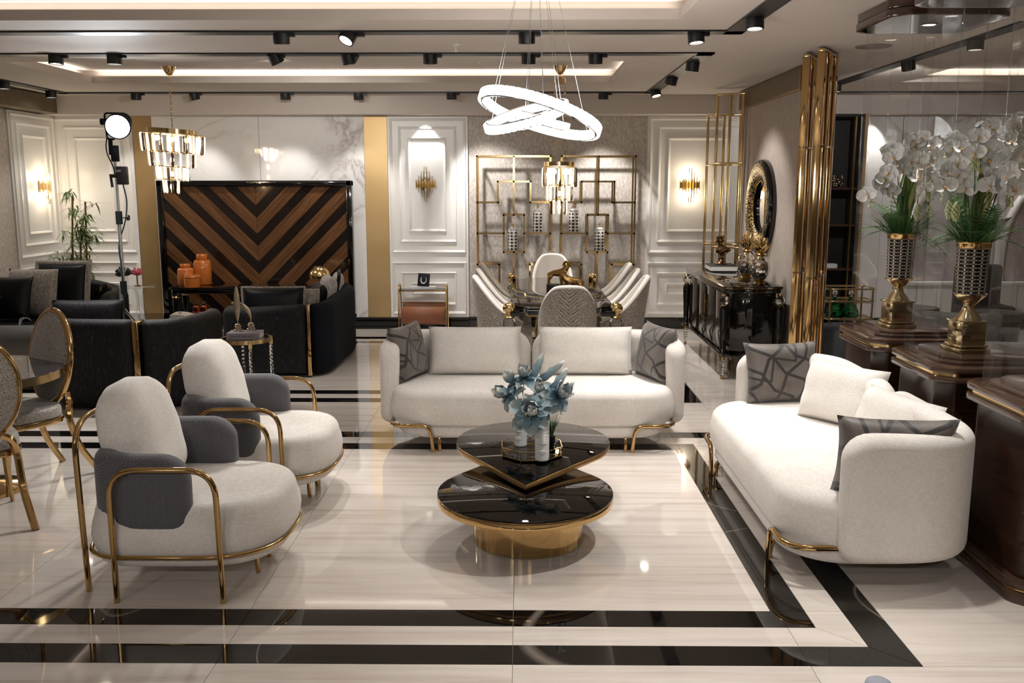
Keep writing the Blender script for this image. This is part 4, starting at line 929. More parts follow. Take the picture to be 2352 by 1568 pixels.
XL = etagere('gold open rack of stepped bars on the left against the mottled wallpaper', False); XR = etagere('gold open rack of stepped bars on the right against the mottled wallpaper', True)
def djar(px, v, lab):
    y = (YF + YR) / 2; z = zs(v) + .012; x = PXZ(px, y, z).x; t = thing('diamond_jar', lab, 'jar', (x, y, z), 0, 'black and white diamond jars'); r, h = .062, .255
    o = mk('body', G().lathe([(r * .9, 0), (r, .012), (r, h - .012), (r * .92, h)], n=28), m['diamond'], t, ang=50); uvcyl(o, 0, .255 * 1.12)
    mk('lid', G().lathe([(r * .88, h + .001), (r * .9, h + .02), (r * .5, h + .035), (1e-4, h + .04)], n=24), m['porcelain'], t, ang=50); mk('finial', G().lathe([(.006, h + .036), (.018, h + .05), (.006, h + .062), (.014, h + .078), (1e-4, h + .10)], n=14), m['goldb'], t, ang=60)
djar(1178, 1338, 'black and white diamond jar inside the box of the left rack'); djar(1235, 1097, 'black and white diamond jar on the upper bar of the left rack'); djar(1318, 1097, 'black and white diamond jar on the upper bar of the right rack'); djar(1376, 1338, 'black and white diamond jar inside the box of the right rack')

# ================================================================== wall sconces
def sconce(lab, loc, rz, lit):
    t = thing('wall_sconce', lab, 'wall lamp', loc, rz, 'wall sconces'); hs = [.055, .105, .155, .215, .155, .105, .055]
    for k, h in enumerate(hs):
        x = (k - 3) * .036; y = -.055 - .045 * math.cos((k - 3) / 3.4 * PI / 2); c = [(x - .015, y, -h), (x + .015, y, -h), (x + .015, y, h), (x - .015, y, h)]
        mk('wire_loop', G().tube(c, .0048, 5, True), m['goldb'], t, ang=50)
        mk('glass_tube', G().lathe([(.011, -h - .02), (.011, h + .02)], (x, y + .012, 0), 10), m['clear'], t, ang=60)
    mk('back_plate', G().box(-.055, .055, -.028, .0, -.075, .075, .006), m['goldb'], t, ang=40); [mk('amber_slat', G().box((k - 3) * .036 - .013, (k - 3) * .036 + .013, -.05 - .045 * math.cos((k - 3) / 3.4 * PI / 2), -.042 - .045 * math.cos((k - 3) / 3.4 * PI / 2), -.038, .038, .002), m['slat'], t, ang=30) for k in range(7)]
    for z in (-.085, .085):
        b = mk('bulb', G().ball((0, -.06, z), .026, 12, (1, 1, 1.5)), m['bulbs'] if lit else m['porcelain'], t, ang=180)
    if lit:
        for z in (-.1, .1): point_light('sconce_glow', V(loc) + RZ(rz) @ V((0, -.12, z * 1.2)), 2.6, (1, .86, .68), .05, parent=None)
    return t
yw = 11.95
c = PY(979, 423, yw); sconce('unlit gold wire and glass sconce on the white panel beside the right brass column', (c.x, yw, c.z), 0, False)
c = PY(1582, 425, yw); sconce('lit gold wire and glass sconce on the white panel right of the niche', (c.x, yw, c.z), 0, True)
c = PX(93, 428, -5.94); sconce('lit gold wire and glass sconce on the left side wall', (-5.94, c.y, c.z), PI / 2, True)

# ================================================================== dining table, chairs, sculpture
pn = [PZ(1169, 703, .775), PZ(1417, 705, .775), PZ(1192, 631, .775), PZ(1380, 631, .775)]
dcx = (pn[0].x + pn[1].x) / 2; dhw = (pn[1].x - pn[0].x) / 2; dy0 = (pn[0].y + pn[1].y) / 2; dy1 = min(11.1, (pn[2].y + pn[3].y) / 2); dcy = (dy0 + dy1) / 2; dhl = (dy1 - dy0) / 2
t = thing('dining_table', 'long black dining table with smoked glass top and crystal legs', 'dining table', (dcx, dcy, 0))
pl = []
for sx, sy, a0 in ((1, 1, 270), (-1, 1, 360), (-1, -1, 90), (1, -1, 180)):
    seq = [((sx * dhw + sx * .13 * -abs(math.sin(a)) ), 0) for a in ()]
    pts = [(sx * dhw - sx * .17 * math.cos(a), sy * dhl - sy * .17 * math.sin(a)) for a in [PI / 2 * k / 6 for k in range(7)]]
    if sx * sy > 0: pts = pts[::-1]
    pl += pts
def ccw(p): return p if sum(p[i - 1][0] * p[i][1] - p[i][0] * p[i - 1][1] for i in range(len(p))) > 0 else p[::-1]
pl = ccw(pl); mk('table_frame', G().prism(pl, .695, .742, .006), m['lacquer'], t, ang=40); mk('gold_edge', G().prism([(x * .99, y * .995) for x, y in pl], .684, .6945), m['goldd'], t, ang=40)
mk('glass_top', G().prism([(x * .985, y * .993) for x, y in pl], .7425, .756, .002), m['dglass'], t, ang=40)
for sx in (-1, 1):
    for sy in (-1, 1):
        c = (sx * dhw, sy * dhl, 0); l = mk('leg', G().lathe([(.03, 0), (.035, .03), (.05, .2), (.07, .38), (.085, .47), (.085, .52), (.05, .56)], c, 20).box(min(sx * (dhw - .14), sx * dhw), max(sx * (dhw - .14), sx * dhw), sy * dhl - .03, sy * dhl + .03, .69, .72), m['lacquer'], t, ang=50)
        mk('crystal', G().lathe([(.04, .562), (.062, .59), (.062, .64), (.045, .67)], c, 10), m['crystal'], l, ang=0)
        mk('gold_finial', G().lathe([(.05, .672), (.055, .68), (.03, .70), (.034, .725), (.05, .735), (.058, .765), (.045, .80), (1e-4, .815)], c, 18), m['goldb'], l, ang=60)
def diner(lab, loc, rz):
    t = thing('dining_chair', lab, 'chair', loc, rz, 'leopard backed dining chairs')
    def sh(off, zlow):
        def fn(u, v):
            a = (u - .5) * 2 * D(112); q_ = min(1, max(0, (abs(a) - .38) / 1.57)); hb = 1.0 - .40 * (.55 * q_ + .45 * q_ * q_ * (3 - 2 * q_)) - .012 * (abs(a) / .38) ** 2 * (1 if abs(a) < .38 else 0) - (.012 if abs(a) >= .38 else 0); z = zlow + (hb - zlow) * v; fl_ = 1 + .12 * (z - .4)
            rx, ry = (.222 + off) * fl_, (.235 + off) * fl_; x = rx * math.copysign(abs(math.sin(a)) ** .8, math.sin(a)); y = -ry * math.copysign(abs(math.cos(a)) ** .7, math.cos(a)) - .10 * max(0, z - .45) * max(0, math.cos(a))
            return V((x, y + .02, z))
        return fn
    mk('outer_shell', G().grid(sh(.028, .30), 30, 12), m['leopard'], t, ang=180); mk('inner_shell', G().grid(sh(-.022, .40), 30, 12), m['cream_leather'], t, ang=180)
    f0, f1 = sh(.028, .3), sh(-.022, .4); mk('rim', G().tube([(f0(u, 1) + f1(u, 1)) / 2 + V((0, 0, -.002)) for u in [k / 30 for k in range(31)]], .027, 8), m['cream_leather'], t, ang=180)
    g, _, _ = softblock(rrect(.43, .46, .18, 8, 0, .03), .30, .47, .05, .03); mk('seat', g, m['cream_leather'], t, ang=180)
    for sx in (-1, 1):
        for sy in (-1, 1): mk('leg', G().tube([(sx * .17, .03 + sy * .17, .31), (sx * .21, .03 + sy * .22, 0)], [.018, .011], 8), m['goldb'], t, ang=50)
    return t
ch = diner('leopard and zebra print back of the chair at the near head of the dining table', (dcx + .03, dy0 - .22, 0), 0)
dup(ch, (dcx + .01, dy1 + .06, 0), PI, 'cream fronted chair at the far head of the dining table')
for k, nm in enumerate(('nearest', 'middle', 'farthest')):
    yy = dy0 + .42 + k * .72
    dup(ch, (dcx - dhw - .04, yy, 0), -PI / 2 + D(4), 'cream and leopard chair on the left side of the dining table, %s of three' % nm)
    dup(ch, (dcx + dhw + .04, yy, 0), PI / 2 - D(4), 'cream and leopard chair on the right side of the dining table, %s of three' % nm)
c = PXZ(1293, dcy - .15, .757); o = tag(mk('black_box', G().box(-.17, .17, -.08, .08, 0, .085, .006), m['blackc'], None, ang=30, loc=(c.x, c.y, .757)), 'low black lacquered box on the dining table behind the animal figurine', 'box')
def skin(name, verts, edges, rad, mat, parent, sub=2, ang=180):
    me = bpy.data.meshes.new(name); me.from_pydata([tuple(v) for v in verts], edges, []); o = bpy.data.objects.new(name, me); COL.objects.link(o); o.parent = parent
    o.modifiers.new('skin', 'SKIN'); 
    for i, sv in enumerate(me.skin_vertices[0].data): r = rad[i]; sv.radius = (r, r); sv.use_root = (i == 0)
    s = o.modifiers.new('sub', 'SUBSURF'); s.levels = sub; s.render_levels = sub; me.materials.append(mat)
    dg = bpy.context.evaluated_depsgraph_get(); m2 = bpy.data.meshes.new_from_object(o.evaluated_get(dg)); o.modifiers.clear(); o.data = m2
    for p in m2.polygons: p.use_smooth = True
    return o
c = PXZ(1302, dcy - .34, .757); t = thing('ram_figurine', 'gold figurine of two standing rams beneath a small palm on the dining table', 'figurine', (c.x, c.y, .757), 0)
def beast(M, sc):
    vs = [(0, 0, .15), (.06, 0, .155), (.12, 0, .15), (-.05, 0, .16), (-.085, 0, .20), (-.10, 0, .245), (-.135, 0, .245), (-.155, 0, .235), (.03 - .06, .03, .10), (-.035, .03, .05), (-.035, .03, 0), (-.03, -.03, .10), (-.04, -.03, .05), (-.035, -.03, 0), (.11, .03, .10), (.125, .03, .055), (.115, .03, 0), (.11, -.03, .10), (.13, -.03, .055), (.118, -.03, 0), (.15, 0, .14), (-.085, .025, .265), (-.06, .04, .255), (-.085, -.025, .265), (-.06, -.04, .255)]
    ed = [(0, 1), (1, 2), (0, 3), (3, 4), (4, 5), (5, 6), (6, 7), (3, 8), (8, 9), (9, 10), (3, 11), (11, 12), (12, 13), (2, 14), (14, 15), (15, 16), (2, 17), (17, 18), (18, 19), (2, 20), (5, 21), (21, 22), (5, 23), (23, 24)]
    rd = [.042, .04, .042, .042, .032, .026, .018, .012, .018, .012, .011, .018, .012, .011, .02, .012, .011, .02, .012, .011, .01, .010, .006, .010, .006]
    return skin('ram', [M @ V(v) for v in vs], ed, [r * sc for r in rd], m['goldd'], t)
beast(T(.05, 0, 0) @ SC(.9, .9, .9), .9); beast(T(-.08, .09, .08) @ RZ(PI * .9) @ SC(.85, .85, .85), .85)
mk('palm', G().tube([(-.01, .05, 0), (-.015, .05, .2), (-.01, .05, .34)], [.012, .009, .007], 8), m['goldd'], t, ang=60)
g = G()
for k in range(7):
    a = k * .9; pm = petal_mesh(.075, .03, -1.2, .002); M_ = T(-.01, .05, .335) @ RZ(a) @ RX(D(25)); g.add([M_ @ v for v in pm.v], pm.f)
mk('palm_fronds', g, m['goldd'], t, ang=180); mk('rock_base', G().box(-.16, .18, -.05, .12, 0, .012, .005), m['goldd'], t)

# ================================================================== chandeliers
CR = {}
def crystal_mesh(L):
    if L in CR: return CR[L]
    g = G(); n = 6; pr = [(.004, 0), (.012, -.012), (.015, -L * .75), (.012, -L + .012), (1e-4, -L)]
    g.lathe(pr, n=6); me = bpy.data.meshes.new('crystal'); me.from_pydata([tuple(v) for v in g.v], [], g.f); me.materials.append(m['crystalw']); CR[L] = me
    m2 = me.copy(); m2.materials.clear(); m2.materials.append(m['darkreflc']); CR[(L, 1)] = m2; return me
def chandelier(name, lab, cx, cyy, ztop, zband, Rb, tiers, chains, tilt=0, power=14):
    t = thing(name, lab, 'chandelier', (cx, cyy, zband)); A = RY(tilt)
    mk('canopy', G().lathe([(.075, ztop - zband), (.07, ztop - zband - .015), (.045, ztop - zband - .06), (.03, ztop - zband - .085), (1e-4, ztop - zband - .09)], n=20), m['goldb'], t, ang=50)
    mk('band', G().lathe([(Rb, -.045), (Rb, 0), (Rb * .9, .002), (.02, .002)], n=40, M=A), m['goldb'], t, ang=40)
    for ci, ch_ in enumerate(chains):
        g = G(); (xa, za), (xb, zb_) = ch_; n = int((za - zb_) / .028)
        for k in range(n):
            z = za + (zb_ - za) * (k + .5) / n; x = xa + (xb - xa) * (k + .5) / n; r_ = RZ(PI / 2 * (k % 2)); g.tube([V((x, 0, z)) + r_ @ V((.008 * math.cos(a), 0, .019 * math.sin(a))) for a in [PI / 4 * q for q in range(8)]], .0032, 4, True)
        mk('chain', g, m['goldb'], t, ang=60, kind='stuff')
    for ti, (R_, z, L, n) in enumerate(tiers):
        mk('tier_ring', G().tube([A @ V((R_ * .97 * math.cos(2 * PI * k / 28), R_ * .97 * math.sin(2 * PI * k / 28), z + .004)) for k in range(28)], .006, 6, True), m['goldb'], t, ang=60)
        crystal_mesh(L)
        for k in range(n):
            a = 2 * PI * (k + .5 * (ti % 2)) / n; o = bpy.data.objects.new('crystal', CR[L] if (k + ti) % 3 else CR[(L, 1)]); COL.objects.link(o); o.parent = t; o.location = A @ V((R_ * math.cos(a), R_ * math.sin(a), z)); o.rotation_euler = (0, tilt, a)
    nb = len(tiers)
    for k in range(6):
        a = 2 * PI * k / 6; R_ = tiers[0][0] * .55; c = A @ V((R_ * math.cos(a), R_ * math.sin(a), -.10)); mk('bulb', G().ball(c, .018, 10, (1, 1, 1.6)), m['bulb'], t, ang=180)
    for (R_, z, L, n) in tiers[1:]: mk('bulb', G().ball(A @ V((0, 0, z - L * .5)), .02, 10, (1, 1, 1.6)), m['bulb'], t, ang=180)
    mk('inner_rod', G().tube([A @ V((0, 0, 0)), A @ V((0, 0, tiers[-1][1] - tiers[-1][2] * .6))], .012, 8), m['goldb'], t, ang=60)
    point_light('chandelier_glow', (cx, cyy, zband - .12), power, (1, .90, .76), .12)
    return t
ZCV = HC + .14
p = PZ(387, 153, ZCV); yy = p.y; zz = lambda py, x=400: PY(x, py, yy).z; zb = zz(297); pxm = yy * 1.012 / FPX
R1 = 68 * pxm
chandelier('tiered_chandelier', 'gold chandelier with four tiers of crystal bars hanging left before the chevron panel', PXZ(396, yy, zb).x, yy, ZCV, zb, 55 * pxm, [(R1, zz(309) - zb, .20, 24), (51 * pxm, zz(350) - zb, .16, 18), (36 * pxm, zz(383) - zb, .15, 13), (19 * pxm, zz(413) - zb, .15, 8)], [((0, ZCV - zb - .08), (0, .0))], D(4))
p = PZ(1287, 151, ZCV); yy = p.y; zb = zz(372, 1287); pxm = yy * 1.012 / FPX
t = chandelier('small_chandelier', 'small gold chandelier with three tiers of crystal bars above the dining table', PXZ(1285, yy, zb).x, yy, ZCV, zb, 35 * pxm, [(37 * pxm, zz(385) - zb, .21, 16), (28 * pxm, zz(426) - zb, .17, 12), (17 * pxm, zz(458) - zb, .16, 8)], [((-.05, zz(196) - zb), (-.06, 0)), ((.05, zz(196) - zb), (.06, 0))], 0, 10)
mk('stem', G().tube([(0, 0, ZCV - zb - .08), (0, 0, zz(180) - zb)], .008, 8).lathe([(.01, zz(176) - zb), (.055, zz(181) - zb), (.065, zz(192) - zb), (.01, zz(193) - zb)], n=18), m['goldb'], t, ang=50)
# ring chandelier over the coffee table
rc_ = PY(1240, 262, 5.3); t = thing('ring_chandelier', 'glowing white crystal ring chandelier hanging on thin wires over the coffee table', 'chandelier', rc_)
def ring(R_, Hh, M_, n):
    core = G(); cr = G(); w = .022
    core.grid(lambda u, v: V(((R_ + (.012 if v in (0, ) else -.012) * (1 if v < .5 else 1) * 0) * math.cos(2 * PI * u), R_ * math.sin(2 * PI * u), Hh * (v - .5))), 64, 2, cu=True, M=M_)
    o = mk('led_band', core, m['ring'], t, ang=180); o.modifiers.new('thick', 'SOLIDIFY').thickness = .016
    for k in range(n):
        a = 2 * PI * k / n; wd = PI * R_ / n * 1.75
        for rr in (R_ + .016, R_ - .016): cr.box(-.007, .007, -wd / 2, wd / 2, -Hh * .55, Hh * .55, .0035, M=M_ @ RZ(a) @ T(rr, 0, 0), seg=1)
    mk('ring_crystals', cr, m['ringc'], t, ang=0, kind='stuff')
    fr = G()
    for z in (-Hh * .56, Hh * .56): fr.tube([M_ @ V((R_ * math.cos(2 * PI * k / 48), R_ * math.sin(2 * PI * k / 48), z)) for k in range(48)], .006, 5, True)
    mk('ring_frame', fr, m['chrome'], t, ang=60)
m['ringc'] = N('lit_ring_crystal').base('FFFFFF').set(Roughness=.05, Transmission_Weight=.5, IOR=1.5, Emission_Color=(1, 1, 1, 1), Emission_Strength=.9).m
MA = RY(D(17.3)) @ RX(D(-8.5)); MB = T(-.075, 0, -.012) @ RY(D(-16.4)) @ RX(D(13)); MC_ = T(.02, .02, -.035) @ RY(D(14)) @ RX(D(4))
ring(.335, .046, MA, 60); ring(.225, .042, MB, 42); ring(.13, .038, MC_, 26)
cz = HC + .14 - rc_.z
for M_, R_ in ((MA, .335), (MB, .225), (MC_, .13)):
    for k in range(3):
        a = 2 * PI * k / 3 + .5; q = M_ @ V((R_ * math.cos(a), R_ * math.sin(a), .02)); mk('wire', G().tube([q, (q.x * .25 - .02, q.y * .25, cz)], .0011, 4), m['steel'], t, ang=60)
mk('canopy', G().lathe([(.12, cz), (.12, cz - .03), (1e-4, cz - .032)], n=28), m['chrome'], t, ang=50)
point_light('ring_glow', rc_ + V((0, 0, .0)), 26, (1, .98, .95), .28)
# ================================================================== dark seating group at the left
def rail_shell(name, par, path, T_, z0, z1, mat, r0=(.06, .04), r1=(.06, .04), slope=None):
    g = shell_half([(x, y, 0) for x, y in path], T_, z0, z1, r0, r1, 6)
    if slope:
        for i, v in enumerate(g.v): g.v[i] = V((v.x, v.y, z0 + (v.z - z0) * slope(v)))
    return mk(name, g, mat, par, world=True, ang=180)
def fpath(pts, r, n=8): return [(p.x, p.y) for p in fillet([(x, y, 0) for x, y in pts], r, n)]
# loveseat with its back to the viewer
t = thing('dark_loveseat', 'dark blue-black curved loveseat with its textured back and gold strip toward the viewer', 'sofa', (-2.5, 9.6, 0))
rail_shell('back_panel', t, fpath([(-2.92, 9.25), (-2.84, 8.86), (-2.075, 8.85)], [0, .22, 0], 8), .16, .03, .72, m['boucle'], (.10, .05), (.05, .03), lambda v: 1 - .07 * max(0, (-2.1 - v.x) / .75))
rail_shell('side_panel', t, fpath([(-2.03, 8.85), (-1.93, 9.0), (-1.90, 10.2), (-2.15, 10.62)], [0, .15, .3, 0], 8), .16, .03, .72, m['navy'], (.05, .03), (.12, .05), lambda v: 1 + .07 * min(1, max(0, (v.y - 8.9) / 1.3)))
mk('gold_strip', G().box(-2.072, -2.034, 8.785, 8.93, .02, .715, .006), m['gold'], t, world=True, ang=30)
g, _, _ = softblock([(x, y) for x, y in rrect(.86, 1.6, .2, 8, -2.46, 9.68)], .06, .43, .06, .04); mk('seat', g, m['navy'], t, world=True, ang=180)
for x, y in ((-2.8, 9.0), (-2.1, 9.0), (-2.8, 10.4), (-2.1, 10.4)): mk('foot', G().lathe([(.02, 0), (.025, .06)], (x, y, 0), 10), m['gold'], t, world=True)
cushion('satin_cushion', 'midnight satin cushion with pale fur edge on the dark loveseat', (-2.45, 9.02, .50), D(2), D(6), .62, .36, .16, m['navyc'], 'cushions of the dark seating group', pinch=.03, piping=(m['fur'], .014), seed=21)
cushion('fur_cushion', 'pale pleated fur cushion half hidden behind the satin one on the loveseat', (-2.22, 9.2, .48), D(-25), D(8), .42, .36, .16, m['fur'], 'cushions of the dark seating group', seed=22)
cushion('satin_cushion', 'plain midnight cushion against the side of the dark loveseat', (-2.16, 9.52, .48), D(-68), D(12), .44, .38, .15, m['navyc'], 'cushions of the dark seating group', seed=23)
cushion('fur_cushion', 'large grey fur cushion at the far corner of the dark loveseat', (-2.16, 9.98, .48), D(-70), D(12), .46, .42, .17, m['fur'], 'cushions of the dark seating group', seed=24)
cushion('fur_cushion', 'mottled fur cushion with a dark stripe at the far end of the loveseat', (-2.12, 10.33, .48), D(-78), D(10), .44, .42, .15, m['fur'], 'cushions of the dark seating group', piping=(m['navyc'], .02), seed=25)
# armchair with its back to the viewer
t = thing('dark_armchair', 'black textured armchair seen from behind with a vertical gold strip', 'armchair', (-3.4, 7.8, 0))
rail_shell('back_panel', t, fpath([(-3.93, 7.9), (-3.86, 7.50), (-3.19, 7.47)], [0, .22, 0], 8), .15, .025, .765, m['boucle'], (.10, .05), (.05, .03))
rail_shell('side_panel', t, fpath([(-3.13, 7.48), (-2.86, 7.55), (-2.74, 8.15), (-2.85, 8.3)], [0, .2, .1, 0], 8), .15, .025, .76, m['boucle'], (.05, .03), (.12, .05))
mk('gold_strip', G().box(-3.188, -3.135, 7.42, 7.56, .02, .75, .006), m['gold'], t, world=True, ang=30)
g, _, _ = softblock(rrect(.95, .62, .18, 8, -3.38, 7.86), .06, .45, .06, .04); mk('seat', g, m['navy'], t, world=True, ang=180)
for x, y in ((-3.75, 7.7), (-3.0, 7.7), (-3.75, 8.1), (-3.0, 8.1)): mk('foot', G().lathe([(.02, 0), (.025, .06)], (x, y, 0), 10), m['gold'], t, world=True)
cushion('textured_cushion', 'long black textured cushion lying along the top of the black armchair', (-3.70, 7.72, .53), D(3), D(12), .60, .36, .2, m['boucle'], 'cushions of the dark seating group', pinch=.02, p=.38, piping=(m['matteblack'], .005), seed=26)
# big sofa by the left wall
t = thing('dark_sofa', 'dark navy curved sofa by the left wall with a gold inlaid arm', 'sofa', (-5.1, 9.6, 0))
rail_shell('back_panel', t, fpath([(-5.86, 8.6), (-5.86, 10.25), (-4.9, 10.25)], [0, .4, 0], 9), .18, .05, .80, m['boucle'], (.1, .05), (.1, .05))
rail_shell('right_arm', t, fpath([(-4.92, 10.24), (-4.5, 10.2), (-4.36, 9.95), (-4.40, 9.6)], [0, .2, .2, 0], 8), .17, .05, .83, m['boucle'], (.03, .03), (.2, .1), lambda v: 1 - .12 * max(0, (v.x + 4.85) / .45))
for k, (a, b) in enumerate((((-4.72, 10.12, .66), (-4.62, 10.02, .72)), ((-4.60, 10.0, .735), (-4.54, 9.94, .765)), ((-4.52, 9.9, .77), (-4.44, 9.82, .80)))):
    mk('gold_inlay', G().tube([a, b], [.03, .012], 6, flat=.5), m['gold'], t, world=True, ang=50)
rail_shell('left_arm', t, fpath([(-5.8, 8.55), (-5.2, 8.5), (-4.95, 8.62)], [0, .15, 0], 8), .17, .05, .62, m['navy'], (.05, .03), (.12, .08))
for z in (.2, .32, .44): mk('gold_inlay', G().box(-5.3, -5.12, 8.405, 8.43, z, z + .1, .006), m['gold'], t, world=True, ang=30)
g, _, _ = softblock(rrect(1.25, 1.6, .25, 8, -5.2, 9.36), .07, .44, .07, .04); mk('seat', g, m['navy'], t, world=True, ang=180)
for x, y in ((-5.6, 8.8), (-4.75, 8.8), (-5.6, 9.9), (-4.75, 9.9)): mk('foot', G().lathe([(.02, 0), (.025, .07)], (x, y, 0), 10), m['gold'], t, world=True)
gcu = 'cushions of the dark seating group'
cushion('satin_cushion', 'large square black cushion with a thick fur border near the bamboo plant', (-5.07, 10.02, .46), D(-6), D(12), .60, .56, .16, m['navyc'], gcu, pinch=.03, piping=(m['fur'], .035), seed=31)
cushion('fur_cushion', 'square pale grey fur cushion in the middle of the row on the wall sofa', (-5.28, 9.78, .46), D(-4), D(14), .56, .52, .2, m['fur'], gcu, pinch=.03, seed=32)
cushion('satin_cushion', 'square shiny midnight satin cushion in front of the fur cushion on the wall sofa', (-5.42, 9.52, .45), D(-3), D(16), .56, .48, .16, m['navyc'], gcu, seed=33)
cushion('cloth_cushion', 'small charcoal cloth cushion tipped over at the left end of the wall sofa', (-5.62, 9.25, .45), D(8), D(20), .42, .36, .14, m['charc'], gcu, roll=D(14), seed=34)
# grey bag on the seat front
c = PY(62, 790, 8.3); t = thing('grey_bag', 'grey soft backpack standing before the wall sofa', 'bag', (c.x, 8.30, 0)); g = pillow(.42, .58, .26, pinch=.02, p=.35, seed=4); o = mk('bag_body', g, m['bag'], t, ang=180); weld(o)
mk('flap', G().grid(lambda u, v: V(((u - .5) * .40, -.135 * math.sin(PI * min(1, .15 + v * .5)) - .012, .60 - .2 * v ** 1.5)), 8, 8), m['greyleather'], t, ang=180); mk('strap', G().tube(fillet([(-.05, 0, .57), (-.03, -.02, .66), (.06, -.02, .66), (.08, 0, .57)], .05, 5), .016, 6, flat=.4), m['chrome'], t, ang=60)
mk('strap', G().tube([(.1, -.1, .56), (.17, -.15, .45), (.2, -.15, .2)], .018, 6, flat=.3), m['greyleather'], t, ang=60)

# glass coffee table of the dark group
zt = .43; t = thing('glass_coffee_table', 'low dark glass coffee table with curled bronze legs between the dark seats', 'coffee table', (-3.72, 9.85, 0))
mk('glass_top', G().prism(rrect(1.10, .86, .06, 5), zt - .012, zt, .003), m['dglass'], t, ang=40); mk('top_frame', G().prism(rrect(1.08, .84, .06, 5), zt - .075, zt - .0125, .01), m['lacquer'], t, ang=40)
mk('lower_shelf', G().prism(rrect(1.0, .76, .05, 5), .15, .17, .003), m['lacquer'], t, ang=40)
for sx in (-1, 1):
    for sy in (-1, 1):
        mk('leg', G().lathe([(.018, 0), (.024, .02), (.02, .15), (.03, .2), (.025, zt - .075)], (sx * .48, sy * .36, 0), 12), m['bronze'], t, ang=60)
        for q in (0, 1, 2): mk('scroll', G().tube([(sx * .48 - sx * (.05 + .03 * q) * math.sin(PI * k / 10), sy * .36, .0 + .15 * k / 10 + .0) for k in range(11)], .007, 6), m['bronze'], t, ang=60)
c = PZ(443, 726, zt); t = thing('open_book', 'open white book lying on the dark glass coffee table', 'book', (c.x, c.y, zt), D(6))
for sg in (-1, 1):
    g = G(); 
    def pg(u, v, sg=sg): 
        h = .035 * math.sin(min(1, u * 1.25) * PI / 2) * (1 - .35 * u) ** .5 + .006
        return V((sg * u * .21, (v - .5) * .27, h))
    g.grid(pg, 10, 4); g.grid(lambda u, v, sg=sg: V((sg * u * .21, -.135, .0 + v * pg(u, 0).z)), 10, 3); g.grid(lambda u, v, sg=sg: V((sg * u * .21, .135, v * pg(u, 0).z)), 10, 3); g.grid(lambda u, v, sg=sg: V((sg * .21, (u - .5) * .27, v * pg(1, 0).z)), 4, 3)
    mk('pages', g, m['paperw'], t, ang=60)
mk('cover', G().box(-.22, .22, -.142, .142, 0, .004), m['whitec'], t, ang=0); mk('printed_mark', G().tube([(-.13 + .02 * math.cos(a), -.02 + .02 * math.sin(a), .0405) for a in [k * .8 for k in range(8)]], .003, 4, flat=.3), m['ink'], t)
for px, lab in ((452, 'left of two small amber glass bottles on the open book'), (470, 'right of two small amber glass bottles on the open book')):
    c = PZ(px, 718, zt + .04); t = thing('amber_bottle', lab, 'bottle', (c.x, c.y, zt + .043), 0, 'amber bottles'); mk('bottle_glass', G().lathe([(.034, 0), (.042, .01), (.042, .06), (.02, .075), (.016, .08), (.016, .09)], n=12), m['amber'], t, ang=30); mk('stopper', G().lathe([(.014, .091), (.02, .1), (.01, .115), (1e-4, .118)], n=12), m['matteblack'], t, ang=50)

# round side table with crystal legs, book, feathers
zr = .60; c = PZ(565, 775, zr); t = thing('round_side_table', 'small round glass table with gold rim and twisted crystal legs', 'side table', (c.x, c.y, 0)); R_ = .205
mk('glass_top', G().lathe([(1e-4, zr - .008), (R_ - .012, zr - .008), (R_ - .012, zr), (1e-4, zr)], n=40), m['dglass'], t, ang=30)
mk('rim', G().lathe([(R_ - .012, zr - .03), (R_, zr - .03), (R_, zr + .004), (R_ - .012, zr + .004), (R_ - .012, zr - .03)], n=40), m['goldb'], t, ang=30)
for k in range(4):
    a = PI / 4 + k * PI / 2 - .35; x, y = (R_ - .004) * math.cos(a), (R_ - .004) * math.sin(a)
    l = mk('leg', G().lathe([(.011 + .005 * (q % 2), .03 + q * .0166) for q in range(31)], (x, y, 0), 8), m['crystal'], t, ang=0)
    mk('gold_cap', G().lathe([(.015, zr - .065), (.017, zr - .06), (.017, zr + .002), (.013, zr + .004)], (x, y, 0), 12).lathe([(.012, 0), (.014, .03)], (x, y, 0), 12), m['goldb'], l, ang=50)
def lettering(par, txt, x0, x1, z0, z1, y, mat, seed=1):
    cu = bpy.data.curves.new('lettering', 'FONT'); cu.body = txt; cu.size = 1; cu.extrude = .0; o = bpy.data.objects.new('lettering', cu); COL.objects.link(o)
    dg = bpy.context.evaluated_depsgraph_get(); me = bpy.data.meshes.new_from_object(o.evaluated_get(dg)); bpy.data.objects.remove(o); bpy.data.curves.remove(cu)
    xs2 = [v.co.x for v in me.vertices]; ys2 = [v.co.y for v in me.vertices]; sx = (x1 - x0) / (max(xs2) - min(xs2)); sy = (z1 - z0) / (max(ys2) - min(ys2)); mx, my = min(xs2), min(ys2)
    for v in me.vertices: v.co = (x0 + (v.co.x - mx) * sx, y, z0 + (v.co.y - my) * sy)
    me.materials.clear(); me.materials.append(mat); q = bpy.data.objects.new('lettering', me); COL.objects.link(q); q.parent = par; return q
t = book('grey_book', 'mauve grey hardback book under the two feather sculptures', (c.x - .0, c.y - .01, zr), D(4), .27, .19, .052, m['greyc'])
lettering(t, 'BUNAR SAFT / URBAN QUALITY', -.095, .095, .019, .033, -.0955, m['ink'])
zb_ = zr + .052
